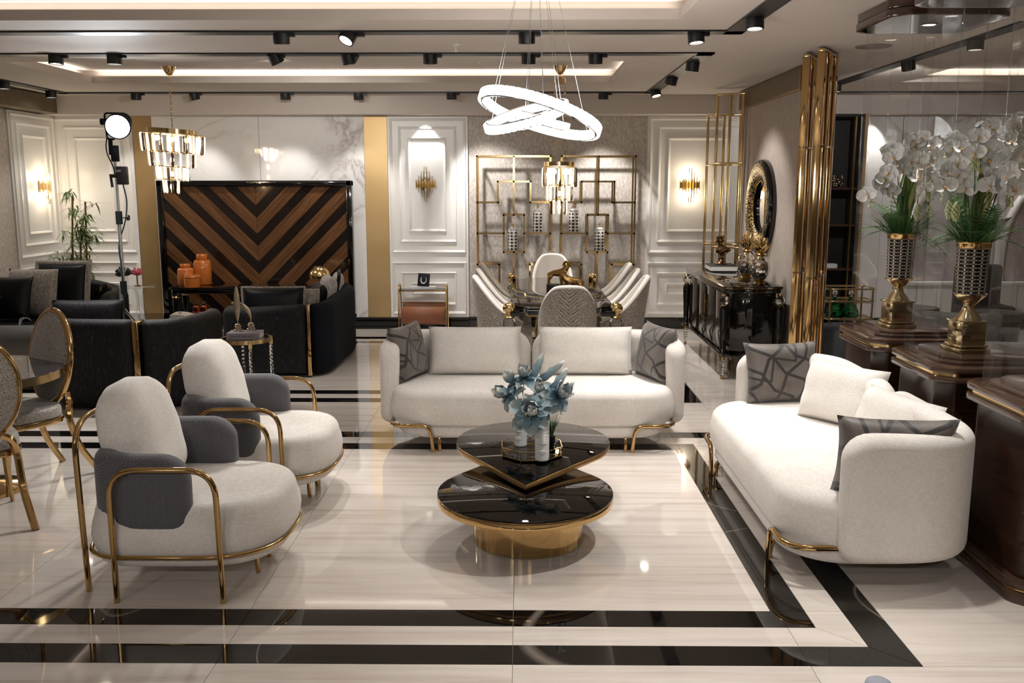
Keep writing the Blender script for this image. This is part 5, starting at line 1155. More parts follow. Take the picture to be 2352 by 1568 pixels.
def feather(lab, px, py, bend, H_, W_):
    q = PZ(px, py, zb_); t = thing('feather_sculpture', lab, 'sculpture', (q.x, q.y, zb_), 0, 'feather sculptures')
    mk('base', G().lathe([(.036, 0), (.036, .012), (.024, .016), (.03, .03), (.03, .042), (.018, .048), (.024, .056), (.006, .064)], n=20), m['champ'], t, ang=50)
    mk('quill', G().tube([(0, 0, .06), (0, 0, .11)], .005, 6), m['champ'], t, ang=60); g = G()
    def fn(u, v):
        a = bend * v; s2 = u * 2 - 1; z = .09 + (H_ * v if abs(bend) < .05 else H_ / abs(bend) * math.sin(abs(a))); x = 0 if abs(bend) < .05 else -H_ / bend * (1 - math.cos(a)); wd = W_ * (math.sin(PI * min(1, .06 + v * .93)) ** .55) * (.7 + .3 * v)
        nx, nz = math.cos(a), math.sin(a); rid = .0016 * math.sin(60 * v + 8 * abs(s2))
        return V((x + nx * s2 * wd, -.004 * (1 - s2 * s2) + rid, z + nz * s2 * wd))
    g.grid(fn, 11, 34); o = mk('vane', g, m['champ'], t, ang=180); o.modifiers.new('thick', 'SOLIDIFY').thickness = .006
feather('tall upright silver gold feather sculpture on the grey book', 547, 760, 0, .285, .030)
feather('curved silver gold feather sculpture bowing left on the grey book', 577, 757, 1.75, .24, .024)

# ================================================================== oval-back chairs and marble table at the left edge
t = thing('marble_table', 'round dark veined marble table with a gold rim at the left edge', 'table', (-3.33, 5.40, 0)); R_ = .53
mk('marble_top', G().lathe([(1e-4, .728), (R_ - .008, .728), (R_ - .008, .75), (1e-4, .75)], n=48), m['mtop'], t, ang=30); mk('rim', G().lathe([(R_ - .007, .70), (R_, .70), (R_, .748), (R_ - .007, .748), (R_ - .007, .70)], n=48), m['goldb'], t, ang=30)
mk('pedestal', G().lathe([(.26, 0), (.26, .02), (.05, .06), (.05, .6), (.2, .70)], n=32), m['gold'], t, ang=50)
def oval_chair(lab, loc, rz):
    t = thing('oval_back_chair', lab, 'chair', loc, rz, 'oval backed gold chairs'); A = T(0, -.215, .77) @ RX(D(8))   # front looks along +y
    for y0, sg, nm in ((.018, 1, 'front_pad'), (-.018, -1, 'rear_pad')):
        g = G(); g.grid(lambda u, v: V((.205 * v * math.cos(2 * PI * u), y0 + sg * .022 * (1 - v ** 4), .285 * v * math.sin(2 * PI * u))), 40, 8, cu=True, M=A); mk(nm, g, m['swirl'], t, ang=180)
    mk('oval_frame', G().tube([A @ V((.214 * math.cos(2 * PI * k / 44), 0, .294 * math.sin(2 * PI * k / 44))) for k in range(44)], .021, 8, True), m['gold'], t, ang=60)
    g, _, _ = softblock(superell(.225, .22, 3.2, 36, 0, .03), .42, .495, .03, .01); mk('seat', g, m['swirl'], t, ang=180); mk('seat_frame', G().prism(superell(.232, .228, 3.2, 36, 0, .03), .385, .42, .006), m['gold'], t, ang=40)
    for sx in (-1, 1):
        mk('leg', G().tube([(sx * .18, .20, .39), (sx * .185, .215, .2), (sx * .20, .235, 0)], [.026, .02, .011], 6), m['gold'], t, ang=50)
        mk('leg', G().tube(fillet([(sx * .10, -.25, .53), (sx * .16, -.22, .49), (sx * .185, -.19, .40), (sx * .19, -.24, .2), (sx * .215, -.36, 0)], .08, 4), [.020] * 5 + [.026] * 10 + [.014] * 2 if False else .02, 6), m['gold'], t, ang=50)
    return t
oc1 = oval_chair('oval backed swirl velvet chair with gold legs at the far side of the marble table', (-2.98, 5.75, 0), 0); oc1.location = (-3.13, 5.60, 0); oc1.rotation_euler.z = math.atan2(-.84, -.54) - PI / 2
oc2 = dup(oc1, (-3.03, 4.90, 0), D(38), 'oval backed swirl velvet chair cut by the left edge, seen from behind')

# ================================================================== film lamp on its stand
Yl = 8.62; pb = PXZ(286, Yl, .4); pt = PXZ(268, Yl, 2.1); t = thing('film_light', 'bright round film lamp on a steel stand behind the black armchair', 'studio light', (pb.x, Yl, 0)); L0 = V((pb.x, Yl, 0))
def zl(py): return PY(275, py, Yl).z
def xl(px, z): return PXZ(px, Yl, z).x - pb.x
xp = lambda z: (xl(286, zl(690)) + (xl(266, zl(385)) - xl(286, zl(690))) * (z - zl(690)) / (zl(385) - zl(690)))
mk('pole', G().lathe([(.02, .25), (.02, zl(660))], n=12).lathe([(.016, zl(660)), (.016, zl(500))], (xp(zl(600)), 0, 0), 12).lathe([(.012, zl(500)), (.012, zl(368))], (xp(zl(430)), 0, 0), 12), m['steel'], t, ang=60)
for py in (660, 500): mk('collar', G().lathe([(.03, zl(py) - .06), (.03, zl(py) + .06)], (xp(zl(py)), 0, 0), 12), m['charc'], t, ang=50); 
mk('knob', G().tube([(xp(zl(500)), 0, zl(500)), (xp(zl(500)) + .08, 0, zl(500))], .006, 6).lathe([(.026, -.008), (.026, .008)], (0, 0, 0), 10, T(xp(zl(500)) + .085, 0, zl(500)) @ RY(PI / 2)), m['matteblack'], t, ang=50)
for a in (D(-75), D(45), D(165)): mk('tripod_leg', G().tube([(0, 0, .72), (.30 * math.cos(a), .30 * math.sin(a), .32), (.42 * math.cos(a), .42 * math.sin(a), .02)], .013, 8).tube([(0, 0, .3), (.30 * math.cos(a), .30 * math.sin(a), .32)], .008, 6), m['chrome'], t, ang=60)
x2 = xl(264, zl(350)); mk('tilt_head', G().box(x2 - .03, x2 + .03, -.03, .03, zl(371), zl(334), .008).box(x2 - .05, x2 - .02, -.02, .02, zl(356), zl(318), .006), m['charc'], t, ang=40)
x3 = xl(281, zl(402)); mk('power_box', G().box(x3 - .04, x3 + .045, -.05, .04, zl(424), zl(382), .01), m['matteblack'], t, ang=40); mk('clamp', G().box(xp(zl(402)) - .05, x3 + .05, -.03, .02, zl(408), zl(400), .004).tube([(x3 - .1, 0, zl(430)), (x3 - .11, 0, zl(400))], .012, 6), m['matteblack'], t, ang=40)
mk('power_label', G().box(x3 - .03, x3 + .01, -.0515, -.0505, zl(395), zl(390)), m['steel'], t, ang=0)
mk('cable', G().tube(fillet([(x3, 0, zl(424)), (x3 + .03, 0, zl(460)), (xp(zl(500)) + .06, 0, zl(510)), (xp(zl(540)) - .03, 0, zl(560)), (xp(zl(600)) + .01, -.03, zl(620)), (.03, -.03, .5)], .1, 5), .006, 6).tube(fillet([(x2 - .05, 0, zl(300)), (x2 - .09, 0, zl(345)), (x2 - .02, 0, zl(385)), (x3 - .06, -.02, zl(402))], .08, 5), .006, 6), m['matteblack'], t, ang=60)
lc = PXZ(270, Yl - .06, zl(292)) - L0; aim = V((.20, -.95, -.25)); Rm = aim.to_track_quat('Z', 'Y').to_matrix().to_4x4(); A = Matrix.Translation(lc) @ Rm
mk('lamp_body', G().lathe([(.06, -.26), (.085, -.25), (.09, -.06), (.115, -.04), (.115, .0), (.105, .0), (.095, -.02), (1e-4, -.025)], n=28, M=A), m['charc'], t, ang=40)
mk('lamp_face', G().lathe([(1e-4, -.004), (.104, -.004)], n=28, M=A), m['film'], t, ang=0)
bx = xl(240, zl(290)); mk('yoke', G().tube(fillet([(bx + .10, .10, zl(258)), (bx - .03, .08, zl(258)), (bx - .01, .06, zl(318)), (x2, 0, zl(320))], .03, 4), .009, 6), m['charc'], t, ang=60); mk('knob', G().lathe([(.03, -.015), (.03, .015)], (0, 0, 0), 12, T(bx - .05, .08, zl(278)) @ RY(PI / 2)), m['charc'], t, ang=50)
spot_light('film_beam', L0 + lc + aim.normalized() * .03, L0 + lc + aim * 3, 80, 95, COOL, .1, .8, parent=t)

# ================================================================== bamboo plant, clear table, corals
t = thing('bamboo_plant', 'tall artificial bamboo with slender green leaves in the wall corner', 'plant', (PXZ(182, 11.2, .8).x, 11.2, 0)); rnd = random.Random(11)
mk('pot', G().lathe([(.12, 0), (.16, .02), (.17, .3), (.15, .31), (1e-4, .3)], n=20), m['matteblack'], t, ang=50)
stems = [fillet([(dx, 0, .28), (dx * 2 + .02, .01, .9), (dx2, .02, zt_)], .3, 5) for dx, dx2, zt_ in ((-.05, -.02, 1.72), (.04, .13, 1.66), (.0, .05, 1.3))]
for st_ in stems: mk('cane', G().tube(st_, .012, 6), m['stalk'], t, ang=60)
blade = G().grid(lambda u, v: V(((u - .5) * .019 * math.sin(PI * min(1, .04 + v * .96)) ** .7, .19 * v, -.10 * v * v + .004 * abs(u - .5))), 3, 6)
g = G()
for k in range(56):
    st_ = stems[k % 3]; f = rnd.uniform(.22, 1.0); zz_ = .28 + f * (st_[-1].z - .28); jj = max(j for j in range(len(st_) - 1) if st_[j].z <= zz_); q = st_[jj].lerp(st_[jj + 1], min(1, (zz_ - st_[jj].z) / (st_[jj + 1].z - st_[jj].z))); a = rnd.uniform(0, 6.28); ln_ = rnd.uniform(.04, .17) * (1.2 - .4 * f); e = q + V((ln_ * math.cos(a), ln_ * .6 * math.sin(a), rnd.uniform(.02, .10)))
    if k in (0, 3, 6): q = V((-.05, 0, .95)); e = q + V((-.36 + .07 * (k // 3), 0, -.02 + .02 * k)) 
    g.tube([q, e], .003, 4)
    for j in range(9):
        Mj = Matrix.Translation(q.lerp(e, rnd.uniform(.5, 1.05))) @ RZ(a + rnd.uniform(-1.9, 1.9)) @ RX(rnd.uniform(-.5, .9)) @ SC(1, rnd.uniform(.6, 1.0), 1)
        g.add([Mj @ v for v in blade.v], blade.f)
X0_ = t.location.x
for i, v in enumerate(g.v): g.v[i] = V((max(v.x, -5.93 - X0_ + .04 * abs(v.y)), min(v.y, .70), v.z))
mk('foliage', g, m['bamboo'], t, ang=180, kind='stuff')
Yt = 10.75; c = PXZ(318, Yt, .62); t = thing('clear_side_table', 'clear acrylic side table with curved legs by the left brass column', 'side table', (c.x, Yt, 0)); zc2 = PY(318, 657, Yt).z
mk('clear_top', G().lathe([(1e-4, zc2 - .015), (.20, zc2 - .015), (.205, zc2 - .007), (.20, zc2), (1e-4, zc2)], n=32), m['acrylice'], t, ang=60)
for k in range(3):
    a = k * 2.09 + .6; mk('clear_leg', G().tube([((.08 + .05 * math.sin(PI * 2 * v)) * math.cos(a), (.08 + .05 * math.sin(PI * 2 * v)) * math.sin(a), zc2 * v) for v in [q / 14 * .97 for q in range(15)]], .014, 8), m['acrylice'], t, ang=60)
def coral(lab, px, py, mat, R_, seed):
    q = PXZ(px, Yt, PY(px, py, Yt).z); t = thing('coral_ornament', lab, 'ornament', (q.x, Yt, zc2), 0, 'coral ornaments'); h = q.z - zc2; rnd = random.Random(seed)
    mk('stand', G().lathe([(.035, 0), (.035, .012), (.008, .02), (.008, h * .7), (.02, h * .8)], n=14), m['goldb'] if mat is m['coralp'] else m['clear'], t, ang=50); g = G()
    for k in range(34):
        d = V((rnd.gauss(0, 1), rnd.gauss(0, 1), rnd.uniform(-.2, 1))).normalized(); g.tube([V((0, 0, h * .78)), V((0, 0, h * .85)) + d * R_ * .6, V((0, 0, h * .9)) + d * R_ + V((0, 0, R_ * .2))], [.006, .009, .012], 5)
    mk('coral_branches', g, mat, t, ang=180)
coral('black branching coral ornament on the clear side table', 283, 626, m['coralb'], .085, 3); coral('pink branching coral ornament on the clear side table', 314, 624, m['coralp'], .06, 4)
# ================================================================== partition with mirror, gold frames, sideboard
pt_ = struct('wall_partition', G().box(2.6, 2.74, 8.84, 11.25, 0, 2.945), m['panelfab'], ang=0)
mk('ribbed_band', G().box(2.585, 2.75, 8.82, 11.26, 2.745, 2.94, .004), m['ribbed'], pt_, ang=0); mk('band_trim', G().box(2.58, 2.755, 8.815, 11.262, 2.725, 2.745, .003).box(2.582, 2.6, 8.815, 8.845, 2.745, 2.945), m['goldd'], pt_, ang=0)
def gframe(lab, A, B, ztop, nv, zb, wv=.045, dep=.022, mat=None):
    A, B = V((*A, 0)), V((*B, 0)); t = thing('gold_screen', lab, 'screen', (A + B) / 2); d = (B - A); L = d.length; rz = math.atan2(d.y, d.x); M_ = RZ(rz)
    for k in range(nv):
        x = -L / 2 + wv / 2 + (L - wv) * k / (nv - 1); mk('upright', G().box(x - wv / 2, x + wv / 2, -dep, dep, 0, ztop - .02, .003, M=M_), mat or m['gold'], t, ang=30)
    for z in zb + [ztop - .02]: mk('crossbar', G().box(-L / 2, L / 2, -dep * 1.05, dep * 1.05, z, z + .02, .002, M=M_), m['goldb'], t, ang=30)
    return t
gf = gframe('polished gold open screen nearest the display cases, taller of two', (2.40, 7.66), (2.66, 8.11), 2.93, 3, [.012, 1.08, 2.16], .075, .03)
q = PY(1874, 656, 7.60); pq = mk('plaque', G().box(q.x - .016, q.x + .016, q.y - .004, q.y + .004, q.z - .045, q.z + .045, .002), m['tan'], gf, world=True, ang=30, label='small brown plaque with two dark marks')
mk('plaque_mark', G().box(q.x - .005, q.x + .005, q.y - .006, q.y - .0045, q.z + .006, q.z + .018).box(q.x - .011, q.x + .011, q.y - .006, q.y - .0045, q.z - .004, q.z - .001).box(q.x - .004, q.x + .004, q.y - .006, q.y - .0045, q.z - .03, q.z - .022), m['ink'], pq, world=True, ang=0)
gframe('polished gold open screen just left of the taller near one', (2.37, 7.95), (2.62, 8.43), 2.925, 3, [.012, 1.10, 2.16], .075, .03)
gframe('slim gold open screen at the far end of the partition, taller of two', (2.27, 11.02), (2.56, 10.86), 2.90, 3, [.012, 1.12, 2.1], .028, .014, m['goldb'])
gframe('slim gold open screen at the far end of the partition, lower one', (2.20, 11.18), (2.57, 11.0), 2.675, 3, [.012, 1.15, 2.08], .028, .014, m['goldb'])
# mirror
t = thing('round_mirror', 'round mirror with gold mosaic and black rim hanging on the fabric partition', 'mirror', (2.6, 9.98, 1.625)); A = RY(-PI / 2)
mk('black_rim', G().lathe([(.50, 0), (.505, .03), (.49, .075), (.46, .085)], n=56, M=A, cap=False), m['lacquer'], t, ang=50)
mk('mosaic_rim', G().lathe([(.46, .085), (.42, .088), (.36, .075), (.31, .045), (.29, .02)], n=56, M=A, cap=False), m['mosaic'] if 'mosaic' in m else m['goldb'], t, ang=180)
mk('inner_rim', G().lathe([(.29, .02), (.28, .045), (.262, .045), (.258, .014)], n=56, M=A, cap=False), m['lacquer'], t, ang=50)
mk('mirror_glass', G().lathe([(.29, .012), (1e-4, .012)], n=56, M=A), m['mirror'], t, ang=0)
# sideboard
sbx, sby = 2.215, 9.77; t = thing('black_sideboard', 'long black lacquer sideboard with crystal balls on its corner columns', 'sideboard', (sbx, sby, 0)); hd, hl = .265, 1.0; zt2 = .905
body = [(-.235, -.93), (-.20, -.99), (-.06, -.985), (.0, -1.02), (.06, -.985), (.235, -.97), (.235, .97), (.06, .985), (0, 1.02), (-.06, .985), (-.20, .99), (-.235, .93)]
mk('body', G().prism(body, .25, zt2 - .07, .008), m['lacquer'], t, ang=40)
top = [(-.29, -1.05), (-.17, -1.07), (-.10, -1.03), (.0, -1.075), (.10, -1.03), (.20, -1.065), (.29, -1.04), (.29, 1.04), (.2, 1.065), (.1, 1.03), (0, 1.075), (-.1, 1.03), (-.17, 1.07), (-.29, 1.05)]
top = [(p.x, p.y) for p in fillet([(x, y, 0) for x, y in top], .05, 3, True)]
mk('top', G().prism(top, zt2 - .03, zt2, .006), m['lacquer'], t, ang=40); mk('gold_line', G().prism([(x * 1.003, y * 1.001) for x, y in top], zt2 - .018, zt2 - .012), m['gold'], t, ang=40); mk('cornice', G().prism([(x * .96, y * .985) for x, y in top], zt2 - .07, zt2 - .0305, .01), m['lacquer'], t, ang=40); mk('plinth', G().prism([(x * .98, y * .985) for x, y in top], .222, .25, .008), m['lacquer'], t, ang=40)
for k in range(4):
    y0 = -.90 + k * .45; d = mk('door', G().box(-.25, -.236, y0 + .005, y0 + .445, .27, zt2 - .085, .003), m['doorg'] if 'doorg' in m else m['dglass'], t, ang=30)
    if k in (1, 2):
        yc = y0 + (.40 if k == 1 else .05); s2 = 1 if k == 1 else -1; mk('handle', G().tube([(-.262, yc, .46), (-.268, yc - s2 * .03, .59), (-.262, yc, .72)], .008, 6).tube([(-.262, yc - s2 * .028, .52), (-.27, yc - s2 * .055, .59), (-.262, yc - s2 * .028, .66)], .006, 6), m['goldb'], d, ang=50)
for sx in (-1, 1):
    for sy in (-1, 1):
        c = (sx * hd, sy * hl, 0); l = mk('column', G().lathe([(.045, .225), (.05, .24), (.03, .26), (.033, .4), (.045, .66), (.038, .71), (.028, .715)], c, 18), m['lacquer'], t, ang=50)
        mk('crystal_ball', G().ball((c[0], c[1], .765), .048, 10), m['crystal'], l, ang=0); mk('gold_collar', G().lathe([(.026, .716), (.03, .722), (.026, .728)], c, 14).lathe([(.024, .808), (.03, .815), (.024, .83)], c, 14).lathe([(.016, 0), (.014, .03)], c, 12).lathe([(.026, .185), (.024, .224)], c, 12), m['goldb'], l, ang=50)
        mk('crystal_foot', G().lathe([(.013 + .012 * q / 12 + .004 * (q % 2), .03 + q * .0129) for q in range(13)], c, 8), m['crystal'], l, ang=0)
# things on it
c = PZ(1650, 613, zt2 + .03); t = book('black_book', 'thick black book lying on the far end of the sideboard under the bust', (c.x + .03, c.y, zt2), D(88), .42, .30, .06, m['blackc'])
bc = V((c.x + .03, c.y, zt2 + .06)); t = thing('bust_figurine', 'small bronze bust of a crowned head standing on the black book', 'figurine', bc)
mk('pedestal_foot', G().lathe([(.07, 0), (.07, .012), (.055, .02), (.035, .045), (.028, .06), (.036, .07), (.025, .085)], n=20), m['bronze'], t, ang=50)
vs = [(0, 0, .085), (.01, 0, .125), (.005, -.005, .17), (-.012, -.01, .205), (-.022, -.012, .235), (-.026, -.016, .272), (-.026, -.014, .305), (.055, -.005, .165), (.085, -.008, .145), (-.045, 0, .155), (-.05, .0, .125)]
b = skin('bust', vs, [(0, 1), (1, 2), (2, 3), (3, 4), (4, 5), (5, 6), (2, 7), (7, 8), (2, 9), (9, 10)], [.022, .048, .048, .028, .024, .042, .036, .042, .030, .034, .026], m['bronze'], t)
H0 = V((-.026, -.016, .272))
mk('face', G().tube([H0 + V((0, -.036, .018)), H0 + V((0, -.047, -.004)), H0 + V((0, -.038, -.008))], [.004, .008, .004], 6).ball(H0 + V((-.014, -.036, .010)), .006, 6).ball(H0 + V((.014, -.036, .010)), .006, 6).tube([H0 + V((-.010, -.036, -.020)), H0 + V((.010, -.036, -.020))], .004, 5).ball(H0 + V((0, -.03, -.036)), .014, 8), m['bronze'], t, ang=60)
g = G()
for r_, z_, n_ in ((.040, .030, 12), (.036, .046, 10)):
    for k in range(n_): a = 2 * PI * k / n_; g.ball(H0 + V((r_ * math.cos(a), .002 + r_ * math.sin(a), z_)), .011, 6)
for k in range(6): a = -.2 + k * .68; g.ball(H0 + V((.040 * math.cos(a), .004 + .036 * abs(math.sin(a)), -.004 - .01 * (k % 2))), .015, 6)
mk('crown', g, m['bronze'], t, ang=180); mk('sash', G().tube(fillet([(.09, -.045, .19), (.01, -.062, .165), (-.045, -.04, .115)], .04, 4), .008, 6).tube(fillet([(.095, -.04, .165), (.03, -.06, .13), (-.01, -.045, .10)], .04, 4), .008, 6), m['bronze'], t, ang=60)
m['pine'] = m['mirror']
def pineapple(lab, loc, s_=1.0):
    t = thing('pineapple_ornament', lab, 'ornament', loc, 0, 'mirrored pineapples'); z0 = .045
    R = lambda v: .098 * math.sin(PI * (.14 + .74 * v)) ** .75
    mk('foot', G().lathe([(.055, 0), (.058, .012), (.045, .02), (.05, .035), (.04, .048)], n=20), m['goldd'], t, ang=50)
    n, rows = 10, 5; H_ = .235; P = lambda i, j: V((R(j / (2 * rows)) * math.cos(2 * PI * (i + .5 * (j % 2)) / n), R(j / (2 * rows)) * math.sin(2 * PI * (i + .5 * (j % 2)) / n), z0 + H_ * j / (2 * rows)))
    for j in range(0, 2 * rows - 1):
        g = G()
        for i in range(n):
            k2 = i + (j % 2); a, b, c, d = P(i, j), P(i + (0 if j % 2 == 0 else 1), j + 1), P(i, j + 2), P(i - (1 if j % 2 == 0 else 0), j + 1); ce_ = (a + b + c + d) / 4
            q = [ce_ + (p - ce_) * .90 for p in (a, b, c, d)]; q = [V((p.x * 1.01, p.y * 1.01, p.z)) for p in q]; ce2 = V((ce_.x * 1.04, ce_.y * 1.04, ce_.z)); g.add(q + [ce2], [(0, 1, 4), (1, 2, 4), (2, 3, 4), (3, 0, 4)])
        mk('facet_row', g, m['mirror'], t, ang=0, kind='stuff')
    mk('gold_core', G().lathe([(R(v) * .985, z0 + H_ * v) for v in [k / 14 for k in range(15)]], n=30), m['goldd'], t, ang=180); mk('collar', G().lathe([(.05, z0 + H_), (.058, z0 + H_ + .008), (.05, z0 + H_ + .02)], n=24), m['goldb'], t, ang=50)
    for ring_, (cnt, el, L) in enumerate(((9, 38, .12), (8, 60, .16), (6, 78, .20))):
        for k in range(cnt):
            pm = petal_mesh(L, .055, .5, .001, 7); M_ = T(0, 0, z0 + H_ + .015) @ RZ(2 * PI * (k + .5 * ring_) / cnt) @ T(0, .02, 0) @ RX(D(el)); g = G(); g.add([M_ @ v for v in pm.v], pm.f); mk('leaf', g, m['goldb'], t, ang=180)
    return t
c = PZ(1751, 653, zt2); pineapple('mirrored gold pineapple ornament on the near end of the sideboard', (c.x - .02, c.y + .04, zt2)); c = PZ(1727, 645, zt2); pineapple('mirrored gold pineapple ornament behind the nearer one on the sideboard', (min(c.x, 2.42), c.y + .25, zt2))

# ================================================================== brown pedestals with acrylic cases
def octo(h, ch, cx=0, cyy=0): return [(cx + x, cyy + y) for x, y in ((h, -h + ch), (h, h - ch), (h - ch, h), (-h + ch, h), (-h, h - ch), (-h, -h + ch), (-h + ch, -h), (h - ch, -h))]
def softoct(h, ch): return [(p.x, p.y) for p in fillet([(x, y, 0) for x, y in octo(h, ch)], .035, 3, True)]
HP = .36
def pedestal(lab, yy):
    t = thing('display_pedestal', lab, 'pedestal', (2.56, yy, 0))
    mk('plinth', G().prism(softoct(HP + .005, .09), 0, .05, .006).prism(softoct(HP - .005, .09), .062, .10, .006), m['brown'], t, ang=40); mk('plinth_gold', G().prism(softoct(HP - .008, .09), .0505, .0615), m['gold'], t, ang=40)
    mk('body', G().prism(softoct(HP - .045, .07), .1005, .815), m['walnutd'], t, ang=40)
    mk('lower_slab', G().prism(softoct(HP, .085), .8155, .845, .004), m['brown'], t, ang=40); mk('gold_band', G().prism(softoct(HP - .02, .08), .8455, .8675), m['goldb'], t, ang=40); mk('upper_slab', G().prism(softoct(HP, .085), .868, .90, .005), m['brown'], t, ang=40)
    mk('step', G().prism(softoct(HP - .075, .08), .9005, .918, .003), m['brown'], t, ang=40); mk('step', G().prism(softoct(HP - .11, .075), .9185, .936, .003), m['brown'], t, ang=40); return t
def case(lab, yy):
    t = thing('acrylic_case', lab, 'display case', (2.56, yy, .9005)); P = octo(HP - .055, .085); z1 = 2.845 - .9005
    for k in range(8):
        a, b = V((*P[k], 0)), V((*P[(k + 1) % 8], 0)); d = (b - a).normalized(); n = V((d.y, -d.x, 0)); th = .005
        g = G(); a2, b2 = a + d * .004, b - d * .004; q = [a2, b2, b2 - n * th, a2 - n * th]; g.prism([(p.x, p.y) for p in q], .001, z1); mk('acrylic_pane', g, m['acrylic'], t, ang=0)
        mk('acrylic_edge', G().tube([a + V((0, 0, .001)), a + V((0, 0, z1))], .0035, 6), m['acrylice'], t, ang=60)
    return t
def canopy(lab, yy):
    t = thing('case_canopy', lab, 'canopy', (2.56, yy, HC)); mk('upper_tier', G().prism(softoct(HP, .085), -.055, -.001, .004), m['brown'], t, ang=40); mk('lower_tier', G().prism(softoct(HP + .006, .085), -.104, -.059, .004), m['brown'], t, ang=40); mk('soffit', G().prism(softoct(HP - .02, .08), -.1045, -.1005), m['lacquer'], t, ang=0)
    mk('downlight_rim', G().lathe([(.05, -.1046), (.052, -.107), (.04, -.1085), (.038, -.1046)], n=20, cap=False), m['chrome'], t, ang=60); mk('downlight_lens', G().lathe([(.038, -.106), (1e-4, -.106)], n=20), m['lens'], t, ang=0)
    spot_light('canopy_light', (2.56, yy, HC - .115), (2.56, yy, 0), 22, 70, radius=.03, parent=t)
YP = (4.20, 5.14, 6.05)
for yy, nm in zip(YP, ('nearest', 'middle', 'farthest')):
    pedestal('dark brown chamfered display pedestal, %s of the three in a row' % nm, yy); case('tall clear acrylic case on the %s brown pedestal' % nm, yy); canopy('dark brown ceiling canopy with a downlight above the %s acrylic case' % nm, yy)
# vases with flowers
def gold_vase(lab, x, y, z):
    t = thing('lattice_vase', lab, 'vase', (x, y, z), D(8), 'lattice vases'); t.scale = (.9, .9, .87); q4 = lambda r, z_, w: (r, z_)
    for (h0, h1, a, bv) in ((0, .028, .105, .008), (.03, .05, .092, .008)): mk('base_step', G().box(-a, a, -a, a, h0, h1, bv), m['goldp'], t, ang=30)
    mk('base_block', G().box(-.078, .078, -.078, .078, .0505, .185, .004), m['goldp'], t, ang=30); mk('base_cap', G().box(-.088, .088, -.088, .088, .1855, .20, .006), m['goldp'], t, ang=30)
    mk('stem', G().lathe([(.082, .2005), (.07, .225), (.042, .26), (.033, .285), (.035, .30), (.05, .315), (.095, .36), (.098, .372)], n=28), m['goldp'], t, ang=60)
    o = mk('lattice_body', G().lathe([(.087, .3725), (.094, .66)], n=40), m['lattice'], t, ang=50); uvcyl(o, .3725, .66); mk('rim', G().lathe([(.095, .6605), (.10, .665), (.098, .69), (.103, .697), (.10, .703), (.085, .70), (.085, .66)], n=32), m['gold'], t, ang=60); return t
def bloom_mesh():
    if 'orchid' in CR: return CR['orchid']
    g = G()
    for a, L, W in ((PI / 2, .042, .034), (PI / 2 + 2.1, .040, .030), (PI / 2 - 2.1, .040, .030), (0.15, .048, .056), (PI - .15, .048, .056)):
        pm = petal_mesh(L, W, .3, 0, 9, jag=0, pw=.5); M_ = RZ(a - PI / 2) @ RX(D(4)); g.add([M_ @ v for v in pm.v], pm.f)
    me = bpy.data.meshes.new('orchid_bloom'); me.from_pydata([tuple(v) for v in g.v], [], g.f)
    for p in me.polygons: p.use_smooth = True
    me.materials.append(m['petal']); h = G().tube([(0, 0, .002), (0, -.012, .014), (0, -.02, .010)], [.004, .0035, .0015], 5); mh = bpy.data.meshes.new('orchid_heart'); mh.from_pydata([tuple(v) for v in h.v], [], h.f); mh.materials.append(m['orchidc']); CR['orchid'] = (me, mh); return CR['orchid']
def place_bloom(par, p, face, sc, roll):
    me, mh = bloom_mesh(); o = bpy.data.objects.new('orchid_bloom', me); COL.objects.link(o); o.parent = par; o.location = p; e = V(face).to_track_quat('Z', 'Y') ; o.rotation_euler = (e.to_matrix().to_4x4() @ RZ(roll)).to_euler(); o.scale = (sc, sc, sc)
    h = bpy.data.objects.new('orchid_heart', mh); COL.objects.link(h); h.parent = o
